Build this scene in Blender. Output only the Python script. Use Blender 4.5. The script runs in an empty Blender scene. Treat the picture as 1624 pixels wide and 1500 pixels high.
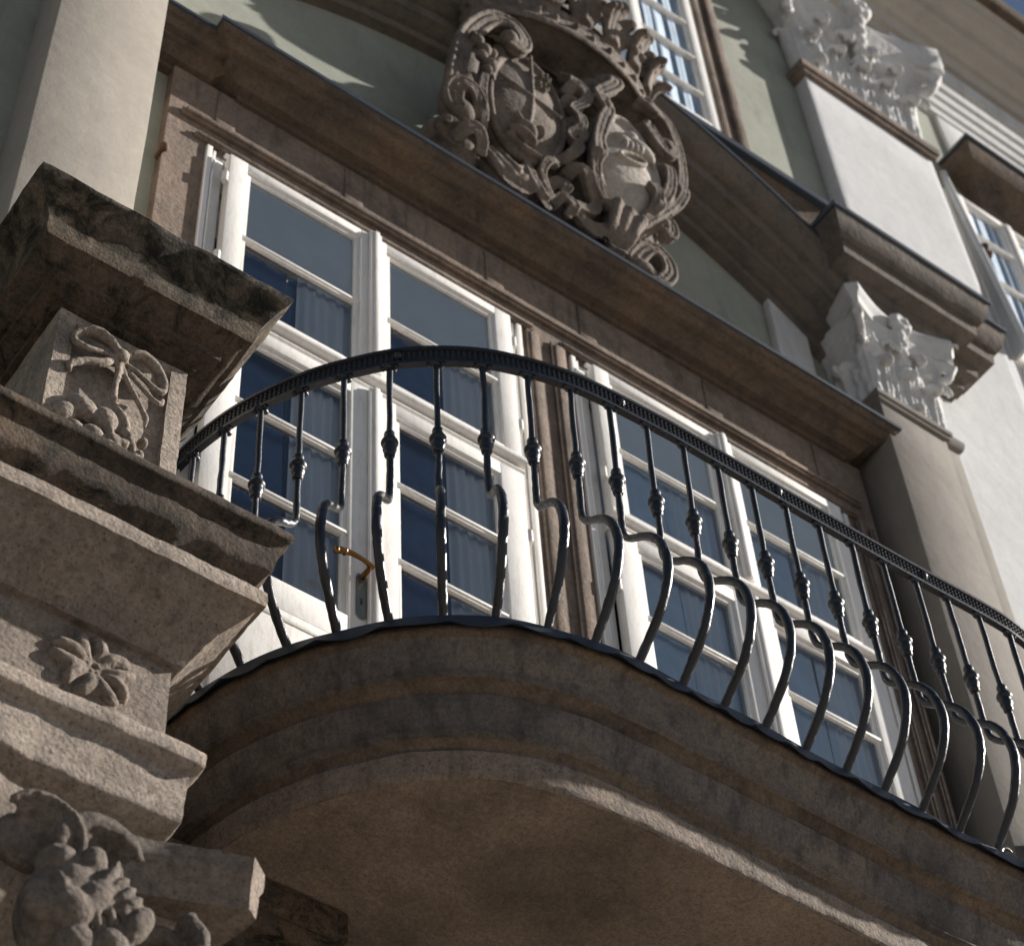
import bpy, bmesh, math, random
from mathutils import Vector, noise, Matrix

scene = bpy.context.scene
R = math.radians
# ---------------------------------------------------------------- camera
# world: facade is the plane y = 0, outwards is -y, x runs to the right, ground z = 0
def cam_matrix(pitch, az, roll):
    cp, sp, ca, sa = math.cos(pitch), math.sin(pitch), math.cos(az), math.sin(az)
    F = Vector((sa*cp, ca*cp, sp)); Rt = Vector((ca, -sa, 0)); U = Rt.cross(F)
    cr, sr = math.cos(roll), math.sin(roll)
    R2 = cr*Rt + sr*U; U2 = -sr*Rt + cr*U
    return Matrix(((R2.x, U2.x, -F.x), (R2.y, U2.y, -F.y), (R2.z, U2.z, -F.z))), F
CM, CF = cam_matrix(R(52.3), R(39.55), R(-4.46))
cam_data = bpy.data.cameras.new("camera")
cam = bpy.data.objects.new("camera", cam_data)
scene.collection.objects.link(cam)
cam.matrix_world = Matrix.Translation((0, -4.5, 1.6)) @ CM.to_4x4()
cam_data.sensor_width = 36; cam_data.sensor_fit = 'HORIZONTAL'
cam_data.lens = 36*3580/1624
cam_data.clip_start = 0.1; cam_data.clip_end = 2000
cam_data.dof.use_dof = True
cam_data.dof.focus_distance = 6.9
cam_data.dof.aperture_fstop = 4.2
scene.camera = cam
# ---------------------------------------------------------------- world and sun
SUN_AZ, SUN_EL = R(71), R(30)        # azimuth measured from the facade's outward normal towards +x
sdir = Vector((math.sin(SUN_AZ)*math.cos(SUN_EL), -math.cos(SUN_AZ)*math.cos(SUN_EL), math.sin(SUN_EL)))
world = bpy.data.worlds.new("World"); scene.world = world; world.use_nodes = True
wn = world.node_tree.nodes; wl = world.node_tree.links
bg = wn['Background']
sky = wn.new('ShaderNodeTexSky'); sky.sky_type = 'NISHITA'; sky.sun_disc = False
sky.sun_elevation = SUN_EL
sky.sun_rotation = math.atan2(sdir.x, sdir.y)
sky.air_density = 1.0; sky.dust_density = 1.0; sky.ozone_density = 2.0
wl.new(sky.outputs[0], bg.inputs[0]); bg.inputs[1].default_value = 0.036
sun_data = bpy.data.lights.new("sun", 'SUN'); sun_data.energy = 5.0; sun_data.angle = R(0.5)
sun_data.color = (1.0, 0.945, 0.875)
sun = bpy.data.objects.new("sun", sun_data); scene.collection.objects.link(sun)
sun.location = sdir*60
sun.rotation_euler = sdir.to_track_quat('Z', 'Y').to_euler()
scene.view_settings.view_transform = 'Standard'; scene.view_settings.look = 'None'
scene.view_settings.exposure = 0.92; scene.view_settings.gamma = 1
scene.render.engine = 'CYCLES'
scene.cycles.max_bounces = 6

# ---------------------------------------------------------------- materials
def new_mat(name):
    m = bpy.data.materials.new(name); m.use_nodes = True
    return m, m.node_tree.nodes, m.node_tree.links, m.node_tree.nodes['Principled BSDF']
def ramp(n, stops, interp='LINEAR'):
    r = n.new('ShaderNodeValToRGB'); cr = r.color_ramp; cr.interpolation = interp
    while len(cr.elements) < len(stops): cr.elements.new(0.5)
    for e, (p, c) in zip(cr.elements, stops):
        e.position = p; e.color = (*c, 1) if len(c) == 3 else c
    return r
def tex(n, l, kind, scale, detail=6, rough=0.6, vec=None, dist=0):
    t = n.new('ShaderNodeTexNoise' if kind == 'noise' else 'ShaderNodeTexVoronoi')
    t.inputs['Scale'].default_value = scale
    if kind == 'noise':
        t.inputs['Detail'].default_value = detail; t.inputs['Roughness'].default_value = rough
        t.inputs['Distortion'].default_value = dist
    if vec: l.new(vec, t.inputs['Vector'])
    return t
def mixc(n, l, a, b, fac, mode='MIX'):
    m = n.new('ShaderNodeMix'); m.data_type = 'RGBA'; m.blend_type = mode
    for sock, v in ((m.inputs[6], a), (m.inputs[7], b)):
        if isinstance(v, tuple): sock.default_value = (*v, 1)
        else: l.new(v, sock)
    if isinstance(fac, float): m.inputs[0].default_value = fac
    else: l.new(fac, m.inputs[0])
    return m.outputs[2]
def coords(n, l, scale=(1, 1, 1)):
    g = n.new('ShaderNodeNewGeometry'); mp = n.new('ShaderNodeMapping'); mp.inputs['Scale'].default_value = scale
    l.new(g.outputs['Position'], mp.inputs[0]); return mp.outputs[0]

def stone(name, base, dark, warm, grain=1.0, stain=0.5, moss=0.0, streak=0.4, big=2.2, stain_col=(0.03, 0.026, 0.022), grain_scale=150, bump=1.0, streak_dummy=0, pits=0.5):
    m, n, l, b = new_mat(name)
    v = coords(n, l); vs = coords(n, l, (6, 6, 0.8))
    t1 = tex(n, l, 'noise', big, 8, 0.65, v, 0.4)
    r1 = ramp(n, [(0.32, dark), (0.5, base), (0.7, warm)]); l.new(t1.outputs[0], r1.inputs[0])
    # fine colour speckle
    t2 = tex(n, l, 'noise', grain_scale*0.45, 4, 0.7, v)
    r2 = ramp(n, [(0.3, (0.62, 0.62, 0.62)), (0.7, (1.2, 1.18, 1.15))]); l.new(t2.outputs[0], r2.inputs[0])
    c = mixc(n, l, r1.outputs[0], r2.outputs[0], 0.8*grain if grain < 1.2 else 1.0, 'MULTIPLY')
    tp = tex(n, l, 'noise', grain_scale*0.9, 3, 0.8, v)
    rp = ramp(n, [(0.30, (0.35, 0.33, 0.31)), (0.44, (1, 1, 1))]); l.new(tp.outputs[0], rp.inputs[0])
    c = mixc(n, l, c, rp.outputs[0], pits, 'MULTIPLY')
    # stains
    t3 = tex(n, l, 'noise', 5.0, 10, 0.75, v, 0.8)
    r3 = ramp(n, [(0.5, (0, 0, 0)), (0.68, (1, 1, 1))]); l.new(t3.outputs[0], r3.inputs[0])
    mt = n.new('ShaderNodeMath'); mt.operation = 'MULTIPLY'; mt.inputs[1].default_value = stain; l.new(r3.outputs[0], mt.inputs[0])
    c = mixc(n, l, c, stain_col, mt.outputs[0])
    # vertical run marks
    t4 = tex(n, l, 'noise', 3.0, 6, 0.6, vs)
    r4 = ramp(n, [(0.52, (0, 0, 0)), (0.66, (1, 1, 1))]); l.new(t4.outputs[0], r4.inputs[0])
    mt2 = n.new('ShaderNodeMath'); mt2.operation = 'MULTIPLY'; mt2.inputs[1].default_value = streak; l.new(r4.outputs[0], mt2.inputs[0])
    c = mixc(n, l, c, tuple(x*0.45 for x in dark), mt2.outputs[0])
    if moss:
        t5 = tex(n, l, 'noise', 9.0, 10, 0.8, v, 0.5)
        r5 = ramp(n, [(0.50-moss*0.3, (0, 0, 0)), (0.62-moss*0.12, (1, 1, 1))]); l.new(t5.outputs[0], r5.inputs[0])
        t6 = tex(n, l, 'noise', 30.0, 6, 0.7, v)
        r6 = ramp(n, [(0.4, (0.010, 0.009, 0.008)), (0.6, (0.022, 0.021, 0.013)), (0.72, (0.07, 0.07, 0.035)), (0.82, (0.2, 0.19, 0.12))]); l.new(t6.outputs[0], r6.inputs[0])
        c = mixc(n, l, c, r6.outputs[0], r5.outputs[0])
    l.new(c, b.inputs['Base Color'])
    b.inputs['Roughness'].default_value = 0.92
    b.inputs['Specular IOR Level'].default_value = 0.25
    h1 = tex(n, l, 'noise', grain_scale, 5, 0.75, v)
    h2 = tex(n, l, 'voronoi', grain_scale*0.5, vec=v)
    h3 = tex(n, l, 'noise', 18, 6, 0.6, v)
    a = n.new('ShaderNodeMath'); a.operation = 'MULTIPLY_ADD'; a.inputs[1].default_value = 0.5
    l.new(h2.outputs[0], a.inputs[0]); l.new(h1.outputs[0], a.inputs[2])
    b1 = n.new('ShaderNodeBump'); b1.inputs['Strength'].default_value = min(1, 0.75*grain*bump); b1.inputs['Distance'].default_value = 0.0045*bump
    l.new(a.outputs[0], b1.inputs['Height'])
    b2 = n.new('ShaderNodeBump'); b2.inputs['Strength'].default_value = 0.5; b2.inputs['Distance'].default_value = 0.012
    l.new(h3.outputs[0], b2.inputs['Height']); l.new(b2.outputs[0], b1.inputs['Normal'])
    l.new(b1.outputs[0], b.inputs['Normal'])
    return m

def plaster(name, col, var=0.12, bump=0.35, stain=0.2, scale=1.3, cracks=False):
    m, n, l, b = new_mat(name)
    v = coords(n, l); vs = coords(n, l, (3, 3, 0.6))
    t = tex(n, l, 'noise', scale, 9, 0.68, v, 0.6)
    r = ramp(n, [(0.3, tuple(c*(1-var) for c in col)), (0.55, col), (0.75, tuple(min(0.95, c*(1+var*0.7)) for c in col))]); l.new(t.outputs[0], r.inputs[0])
    t2 = tex(n, l, 'noise', 1.6, 8, 0.7, vs, 0.5)
    r2 = ramp(n, [(0.5, (1, 1, 1)), (0.72, (1-stain, 1-stain*1.02, 1-stain*1.08))]); l.new(t2.outputs[0], r2.inputs[0])
    c = mixc(n, l, r.outputs[0], r2.outputs[0], 1.0, 'MULTIPLY')
    t3 = tex(n, l, 'noise', 14, 10, 0.8, v, 0.8)
    r3 = ramp(n, [(0.35, (0.9, 0.9, 0.9)), (0.6, (1.04, 1.04, 1.04))]); l.new(t3.outputs[0], r3.inputs[0])
    c = mixc(n, l, c, r3.outputs[0], 0.8, 'MULTIPLY')
    l.new(c, b.inputs['Base Color']); b.inputs['Roughness'].default_value = 0.9
    b.inputs['Specular IOR Level'].default_value = 0.2
    h1 = tex(n, l, 'noise', 6, 6, 0.6, v); h2 = tex(n, l, 'noise', 110, 4, 0.7, v)
    b1 = n.new('ShaderNodeBump'); b1.inputs['Strength'].default_value = bump; b1.inputs['Distance'].default_value = 0.012; l.new(h1.outputs[0], b1.inputs['Height'])
    b2 = n.new('ShaderNodeBump'); b2.inputs['Strength'].default_value = bump; b2.inputs['Distance'].default_value = 0.0018; l.new(h2.outputs[0], b2.inputs['Height'])
    l.new(b1.outputs[0], b2.inputs['Normal']); l.new(b2.outputs[0], b.inputs['Normal'])
    return m

M = {}
M['pier'] = stone('sandstone_pier', (0.41, 0.35, 0.30), (0.26, 0.22, 0.185), (0.42, 0.335, 0.26), grain=1.2, stain=0.3, streak=0.3, bump=1.5, pits=0.9, grain_scale=120)
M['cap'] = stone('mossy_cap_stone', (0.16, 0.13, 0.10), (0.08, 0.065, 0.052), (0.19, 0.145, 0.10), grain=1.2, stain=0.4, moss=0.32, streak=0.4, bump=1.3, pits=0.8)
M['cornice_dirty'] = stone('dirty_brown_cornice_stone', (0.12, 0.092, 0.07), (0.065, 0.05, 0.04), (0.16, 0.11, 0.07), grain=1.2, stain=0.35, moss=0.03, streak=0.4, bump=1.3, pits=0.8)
M['pier_dark_shade'] = stone('dark_shaded_sandstone', (0.27, 0.225, 0.19), (0.17, 0.145, 0.122), (0.29, 0.225, 0.17), grain=1.1, stain=0.35, streak=0.4, bump=1.4, pits=0.9, grain_scale=120)  # pier stone darkened to imitate shade; plain stone tone on the balcony fascia
M['boss'] = stone('shaded_carved_stone', (0.20, 0.17, 0.148), (0.085, 0.07, 0.06), (0.26, 0.21, 0.175), grain=1.1, stain=0.5, streak=0.4, big=5.0, bump=1.2, pits=0.8)  # shadow under the abacus is put into this darker base colour
M['balcony_brown'] = stone('brown_shade_stone', (0.155, 0.118, 0.090), (0.08, 0.062, 0.050), (0.20, 0.145, 0.10), grain=1.1, stain=0.45, streak=0.4)  # browner tone paints shading onto the undersides of the mouldings
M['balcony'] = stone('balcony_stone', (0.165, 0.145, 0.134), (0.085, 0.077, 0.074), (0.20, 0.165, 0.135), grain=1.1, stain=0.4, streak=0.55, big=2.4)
M['soffit'] = stone('soffit_render', (0.27, 0.21, 0.162), (0.14, 0.114, 0.094), (0.36, 0.275, 0.205), grain=1.1, stain=0.4, streak=0.0, big=1.4, stain_col=(0.07, 0.052, 0.04), bump=1.0, streak_dummy=0)
M['trim'] = stone('brown_trim_stone', (0.215, 0.17, 0.14), (0.13, 0.102, 0.085), (0.27, 0.205, 0.16), grain=0.9, stain=0.25, streak=0.45, big=3.0, grain_scale=90)
M['hood'] = stone('brown_cornice_stone', (0.125, 0.096, 0.074), (0.07, 0.056, 0.046), (0.17, 0.115, 0.075), grain=0.9, stain=0.45, streak=0.0, big=3.5, grain_scale=80, pits=0.7)
M['grey_cornice'] = stone('grey_brown_cornice_stone', (0.15, 0.13, 0.112), (0.095, 0.082, 0.072), (0.18, 0.145, 0.115), grain=0.5, stain=0.25, streak=0.3, big=1.6, grain_scale=80)
M['arms'] = stone('carved_stone', (0.165, 0.138, 0.118), (0.08, 0.066, 0.057), (0.22, 0.178, 0.148), grain=0.6, stain=0.35, streak=0.3, big=4.0, grain_scale=80)
M['arms_light'] = stone('light_carved_stone', (0.40, 0.365, 0.33), (0.24, 0.21, 0.18), (0.45, 0.41, 0.37), grain=0.5, stain=0.2, streak=0.2, big=4.0, grain_scale=80)
M['green'] = plaster('green_plaster', (0.30, 0.312, 0.265), 0.16, 0.4, 0.28)
M['beige'] = plaster('beige_plaster', (0.375, 0.34, 0.295), 0.14, 0.35, 0.12)
M['beige_grey'] = plaster('grey_beige_plaster', (0.21, 0.19, 0.168), 0.18, 0.4, 0.18)
M['white_wall'] = plaster('white_plaster', (0.53, 0.535, 0.54), 0.07, 0.45, 0.12)
M['white_trim'] = plaster('white_stucco', (0.56, 0.56, 0.555), 0.14, 0.5, 0.25)
M['eave'] = plaster('grey_eave_plaster', (0.44, 0.41, 0.37), 0.08, 0.2, 0.1)

def paint(name, col, rough=0.35, bump=0.2, wear=0.08, grime=0.0):
    m, n, l, b = new_mat(name)
    v = coords(n, l); vs = coords(n, l, (9, 9, 1.2))
    t = tex(n, l, 'noise', 7, 6, 0.6, v)
    r = ramp(n, [(0.3, tuple(c*(1-wear) for c in col)), (0.7, col)]); l.new(t.outputs[0], r.inputs[0])
    c = r.outputs[0]
    if grime:
        g = tex(n, l, 'noise', 4, 8, 0.75, vs, 0.3)
        rg_ = ramp(n, [(0.50, (1, 1, 1)), (0.70, (1-grime, 1-grime*1.1, 1-grime*1.3))]); l.new(g.outputs[0], rg_.inputs[0])
        c = mixc(n, l, c, rg_.outputs[0], 1.0, 'MULTIPLY')
        ck = tex(n, l, 'noise', 60, 5, 0.8, v, 0.5)
        rc = ramp(n, [(0.70, (1, 1, 1)), (0.735, (0.45, 0.40, 0.34))]); l.new(ck.outputs[0], rc.inputs[0])
        c = mixc(n, l, c, rc.outputs[0], 1.0, 'MULTIPLY')
    l.new(c, b.inputs['Base Color']); b.inputs['Roughness'].default_value = rough
    h = tex(n, l, 'noise', 55, 4, 0.6, v)
    bb = n.new('ShaderNodeBump'); bb.inputs['Strength'].default_value = bump; bb.inputs['Distance'].default_value = 0.002
    l.new(h.outputs[0], bb.inputs['Height']); l.new(bb.outputs[0], b.inputs['Normal'])
    return m
M['wood'] = paint('white_painted_wood', (0.80, 0.78, 0.745), 0.5, 0.5, 0.08, 0.22)
M['inner_wood'] = paint('inner_white_wood', (0.80, 0.80, 0.79), 0.6, 0.1)
M['curtain'] = paint('pale_curtain', (0.85, 0.88, 0.92), 0.9, 0.1)
M['iron'] = paint('black_iron_paint', (0.016, 0.020, 0.028), 0.38, 0.9, 0.6)
M['zinc'] = paint('dark_zinc_flashing', (0.035, 0.045, 0.062), 0.42, 0.5, 0.4)
M['sky_sheet'] = paint('blue_sky_reflection', (0.66, 0.80, 0.95), 0.9, 0.1, 0.18)  # sky reflection in the panes, painted on an added sheet
M['navy'] = paint('navy_pane_reflection', (0.12, 0.21, 0.38), 0.9, 0.1, 0.35)  # dark blue pane reflection of the first door, painted on an added sheet
M['blind'] = paint('grey_blind', (0.90, 0.93, 0.95), 0.9, 0.0)
M['room'] = paint('dark_room', (0.10, 0.13, 0.17), 0.9, 0.0)
M['pipe'] = paint('white_metal', (0.62, 0.62, 0.61), 0.35, 0.2)
M['rust'] = paint('rusty_iron', (0.11, 0.055, 0.03), 0.8, 0.6, 0.5)
m, n, l, b = new_mat('brass'); M['brass'] = m
b.inputs['Base Color'].default_value = (0.22, 0.12, 0.045, 1); b.inputs['Metallic'].default_value = 1; b.inputs['Roughness'].default_value = 0.38
m, n, l, b = new_mat('tarnished_plate'); M['plate'] = m
b.inputs['Base Color'].default_value = (0.20, 0.21, 0.17, 1); b.inputs['Metallic'].default_value = 0.7; b.inputs['Roughness'].default_value = 0.45
# window glass: clear pane with fresnel reflection, slightly wavy
def glass_mat(name, ior, tint):
    m, n, l, b = new_mat(name)
    n.remove(b); out = n['Material Output']
    tr = n.new('ShaderNodeBsdfTransparent'); tr.inputs[0].default_value = (*tint, 1)
    gl = n.new('ShaderNodeBsdfGlossy'); gl.inputs['Roughness'].default_value = 0.03
    fr = n.new('ShaderNodeFresnel'); fr.inputs[0].default_value = ior
    nt = n.new('ShaderNodeTexNoise'); nt.inputs['Scale'].default_value = 3.5; nt.inputs['Detail'].default_value = 1
    bb = n.new('ShaderNodeBump'); bb.inputs['Strength'].default_value = 0.2; bb.inputs['Distance'].default_value = 0.02
    l.new(nt.outputs[0], bb.inputs['Height']); l.new(bb.outputs[0], gl.inputs['Normal'])
    mx = n.new('ShaderNodeMixShader'); l.new(fr.outputs[0], mx.inputs[0]); l.new(tr.outputs[0], mx.inputs[1]); l.new(gl.outputs[0], mx.inputs[2])
    l.new(mx.outputs[0], out.inputs[0])
    return m
M['glass'] = glass_mat('window_glass', 1.75, (0.90, 0.94, 0.97))
M['glass_old'] = glass_mat('older_window_glass', 1.7, (0.90, 0.95, 0.98))
M['glass_upper'] = glass_mat('upper_window_glass', 1.7, (0.90, 0.95, 0.98))
GLASS = [M['glass']]
M['ground'] = plaster('cobbled_street', (0.25, 0.23, 0.21), 0.3, 0.5, 0.3)
M['roof'] = plaster('roof_tiles', (0.16, 0.07, 0.045), 0.3, 0.5, 0.3)

# ---------------------------------------------------------------- helpers
C = scene.collection
def link(name, bm, mat, parent=None, sharp=35, loc=None):
    bmesh.ops.recalc_face_normals(bm, faces=bm.faces)
    me = bpy.data.meshes.new(name); bm.to_mesh(me); bm.free()
    for p in me.polygons: p.use_smooth = True
    me.set_sharp_from_angle(angle=R(sharp))
    for mm in (mat if isinstance(mat, (list, tuple)) else [mat]): me.materials.append(mm)
    o = bpy.data.objects.new(name, me); C.objects.link(o)
    if parent is not None: o.parent = parent
    if loc: o.location = loc
    return o
def thing(name, label, cat, group=None):
    o = bpy.data.objects.new(name, None); C.objects.link(o)
    o['label'] = label; o['category'] = cat
    if group: o['group'] = group
    return o
def box(bm, x0, x1, o0, o1, z0, z1, bev=0.0):
    """box between outward distances o0..o1 (y = -o)"""
    vs = [bm.verts.new((x, -o, z)) for z in (z0, z1) for o in (o0, o1) for x in (x0, x1)]
    f = [(0, 1, 3, 2), (4, 6, 7, 5), (0, 4, 5, 1), (2, 3, 7, 6), (0, 2, 6, 4), (1, 5, 7, 3)]
    fs = [bm.faces.new([vs[i] for i in q]) for q in f]
    if bev:
        es = list({e for q in fs for e in q.edges})
        bmesh.ops.bevel(bm, geom=es, offset=bev, segments=2, affect='EDGES', profile=0.5)
def catmull(pts, n=8):
    out = []
    P = [Vector(p) for p in pts]
    for i in range(len(P)-1):
        p0 = P[i-1] if i else P[0]*2-P[1]; p1 = P[i]; p2 = P[i+1]; p3 = P[i+2] if i+2 < len(P) else P[-1]*2-P[-2]
        for k in range(n):
            t = k/n
            out.append(0.5*((2*p1)+(p2-p0)*t+(2*p0-5*p1+4*p2-p3)*t*t+(3*p1-p0-3*p2+p3)*t*t*t))
    out.append(P[-1]); return out
def tube(bm, pts, radii, seg=10, cap=True, smooth=6, flat=1.0):
    """round tube through pts; radii per input point"""
    if smooth > 1:
        aug = [(*p, r) for p, r in zip(pts, radii)]
        P = [Vector(a[:3]) for a in aug]
        path = catmull(pts, smooth)
        rr = []
        for i in range(len(radii)-1):
            for k in range(smooth): rr.append(radii[i]+(radii[i+1]-radii[i])*k/smooth)
        rr.append(radii[-1])
    else: path = [Vector(p) for p in pts]; rr = radii
    rings = []; up = Vector((0, 0, 1)); prev = None
    for i, p in enumerate(path):
        t = (path[min(i+1, len(path)-1)]-path[max(i-1, 0)]).normalized()
        if prev is None:
            a = up if abs(t.z) < 0.9 else Vector((0, -1, 0))
            nrm = (a - t*a.dot(t)).normalized()
        else:
            nrm = prev - t*prev.dot(t)
            nrm = nrm.normalized() if nrm.length > 1e-6 else Vector((1, 0, 0))
        prev = nrm; bi = t.cross(nrm)
        rings.append([bm.verts.new(p+(nrm*math.cos(2*math.pi*k/seg)+bi*math.sin(2*math.pi*k/seg)*flat)*rr[i]) for k in range(seg)])
    for a, b in zip(rings, rings[1:]):
        for k in range(seg): bm.faces.new((a[k], a[(k+1) % seg], b[(k+1) % seg], b[k]))
    if cap: bm.faces.new(rings[0][::-1]); bm.faces.new(rings[-1])
def blob(bm, c, r, rot=(0, 0, 0), sub=3):
    mt = Matrix.Translation(c) @ Matrix.Rotation(rot[2], 4, 'Z') @ Matrix.Rotation(rot[1], 4, 'Y') @ Matrix.Rotation(rot[0], 4, 'X') @ Matrix.Diagonal((*r, 1))
    bmesh.ops.create_icosphere(bm, subdivisions=sub, radius=1, matrix=mt)
def rect_ring(x0, x1, ob, of, step=0.03, corner=0.0):
    """closed ring of (x, o), starts at back-left, runs along left side, front, right side, back"""
    pts = []
    c = [(x0, ob), (x0, of), (x1, of), (x1, ob)]
    for i in range(4):
        a, b = c[i], c[(i+1) % 4]
        L = max(abs(a[0]-b[0]), abs(a[1]-b[1])); nn = rect_ring.n[i % 2] if rect_ring.n else max(1, int(L/step))
        for k in range(nn): pts.append((a[0]+(b[0]-a[0])*k/nn, a[1]+(b[1]-a[1])*k/nn))
    return pts
rect_ring.n = None
def stack(bm, x0, x1, ob, of, prof, n=(1, 1), rough=0.0, seed=0, chip=0.0, matmap=None):
    """rectangular block whose front, left and right follow prof = [(z, overhang)]"""
    rect_ring.n = n; rings = []
    for z, d in prof:
        ring = []
        for (x, o) in rect_ring(x0-d, x1+d, ob, of+d):
            v = Vector((x, -o, z))
            if rough:
                q = v*9+Vector((seed, 0, 0)); w = v*32+Vector((seed*3, 5, 0))
                nv = noise.noise_vector(q)*rough + noise.noise_vector(w)*rough*0.5
                v = v+nv
            ring.append(bm.verts.new(v))
        rings.append(ring)
    N = len(rings[0])
    for i, (a, b) in enumerate(zip(rings, rings[1:])):
        for k in range(N):
            f = bm.faces.new((a[k], a[(k+1) % N], b[(k+1) % N], b[k]))
            if matmap: f.material_index = matmap(i)
    f = bm.faces.new(rings[0]); g = bm.faces.new(rings[-1])
    if matmap: f.material_index = matmap(0); g.material_index = matmap(len(prof)-2)
def dense(prof, step=0.012):
    """subdivide a (z, d) profile so that it can carry small roughness, keeping its corners slightly rounded"""
    out = [prof[0]]
    for a, b in zip(prof, prof[1:]):
        L = math.hypot(a[0]-b[0], a[1]-b[1]); k = max(1, int(L/step))
        for i in range(1, k+1): out.append((a[0]+(b[0]-a[0])*i/k, a[1]+(b[1]-a[1])*i/k))
    return out
def remesh(o, voxel, smooth=2, disp=0.0, dscale=0.05):
    r = o.modifiers.new('remesh', 'REMESH'); r.mode = 'VOXEL'; r.voxel_size = voxel; r.use_smooth_shade = True
    if smooth:
        s = o.modifiers.new('smooth', 'SMOOTH'); s.factor = 0.6; s.iterations = smooth
    if disp:
        t = bpy.data.textures.new(o.name+'_clouds', 'CLOUDS'); t.noise_scale = dscale
        d = o.modifiers.new('wear', 'DISPLACE'); d.texture = t; d.strength = disp; d.mid_level = 0.5
def struct(o): o['kind'] = 'structure'; return o

# ---------------------------------------------------------------- ground
bm = bmesh.new()
vs = [bm.verts.new(p) for p in ((-400, -400, 0), (400, -400, 0), (400, 400, 0), (-400, 400, 0))]; bm.faces.new(vs)
struct(link('street', bm, M['ground']))

# ================================================================ BUILDING
B = thing('town_palace', 'baroque building with green plaster walls, white and beige pilasters and brown cornices', 'building')

# wall with openings
FL = 6.65
D1 = (2.10, 3.78); D2 = (4.06, 5.78)
openings = [(D1[0], D1[1], FL-0.05, 10.2), (D2[0], D2[1], FL-0.05, 10.2), (4.30, 5.58, 13.72, 16.3), (7.88, 9.0, 12.6, 15.47), (2.77, 5.15, 0.0, 6.17)]
def wall_grid(bm, x0, x1, z0, z1, ops, o, thick=0.35):
    xs = sorted({x0, x1, *[a for q in ops for a in q[:2]]}); zs = sorted({z0, z1, *[a for q in ops for a in q[2:]]})
    def inside(x, z): return any(q[0] < x < q[1] and q[2] < z < q[3] for q in ops)
    for xa, xb in zip(xs, xs[1:]):
        for za, zb in zip(zs, zs[1:]):
            if not inside((xa+xb)/2, (za+zb)/2):
                bm.faces.new([bm.verts.new((x, -o, z)) for x, z in ((xa, za), (xb, za), (xb, zb), (xa, zb))])
    for q in ops:
        for (xa, za, xb, zb) in ((q[0], q[2], q[0], q[3]), (q[1], q[2], q[1], q[3]), (q[0], q[2], q[1], q[2]), (q[0], q[3], q[1], q[3])):
            bm.faces.new([bm.verts.new(p) for p in ((xa, -o, za), (xb, -o, zb), (xb, thick, zb), (xa, thick, za))])
bm = bmesh.new(); wall_grid(bm, -6, 16, 0, 19.0, openings, 0.0)
for (xa, xb, ya, yb) in ((-6, 16, 9, 9), (-6, -6, 0, 9), (16, 16, 0, 9)):
    bm.faces.new([bm.verts.new(p) for p in ((xa, ya, 0), (xb, yb, 0), (xb, yb, 19), (xa, ya, 19))])
link('wall', bm, M['green'], B)
# rooms behind the windows (one dark box each)
for q in openings[:-1]:
    bm = bmesh.new()
    x0, x1, z0, z1 = q[0]-0.6, q[1]+0.6, q[2]-0.02, q[3]+0.9
    P8 = [(x, y, z) for z in (z0, z1) for y in (0.36, 3.2) for x in (x0, x1)]
    v = [bm.verts.new(p) for p in P8]
    for f in ((0, 1, 3, 2), (4, 5, 7, 6), (2, 3, 7, 6), (0, 2, 6, 4), (1, 3, 7, 5)): bm.faces.new([v[i] for i in f])
    link('room', bm, M['room'], B)

# --- pilasters
def pilaster(name, x0, x1, o, z0, z1, mat, back=0.0):
    bm = bmesh.new(); box(bm, x0, x1, back, o, z0, z1, 0.006)
    bmesh.ops.subdivide_edges(bm, edges=[e for e in bm.edges if e.calc_length() > 0.5], cuts=24, use_grid_fill=True)
    for v in bm.verts:
        v.co += noise.noise_vector(v.co*2.2)*0.004
    return link(name, bm, mat, B)
pilaster('pilaster', 1.268, 1.739, 0.27, 0.3, 12.6, M['beige'])
pl_r = pilaster('pilaster', 6.043, 6.525, 0.27, 0.3, 11.25, M['beige_grey'])
pilaster('pilaster', 5.61, 5.87, 0.05, 10.95, 12.1, M['white_trim'])
pilaster('pilaster', 6.53, 7.88, 0.06, 5.0, 13.9, M['white_wall'])
pilaster('pilaster', 6.526, 6.76, 0.17, 0.3, 11.34, M['beige_grey'], 0.061)
bm = bmesh.new(); stack(bm, 6.54, 6.76, 0.061, 0.17, [(11.34, 0.0), (11.36, 0.018), (11.40, 0.03), (11.43, 0.032), (11.435, 0.0)]); link('neck_moulding', bm, M['beige_grey'], B)
pl_u = pilaster('pilaster', 6.537, 7.735, 0.11, 0.3, 15.75, M['white_wall'])

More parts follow.
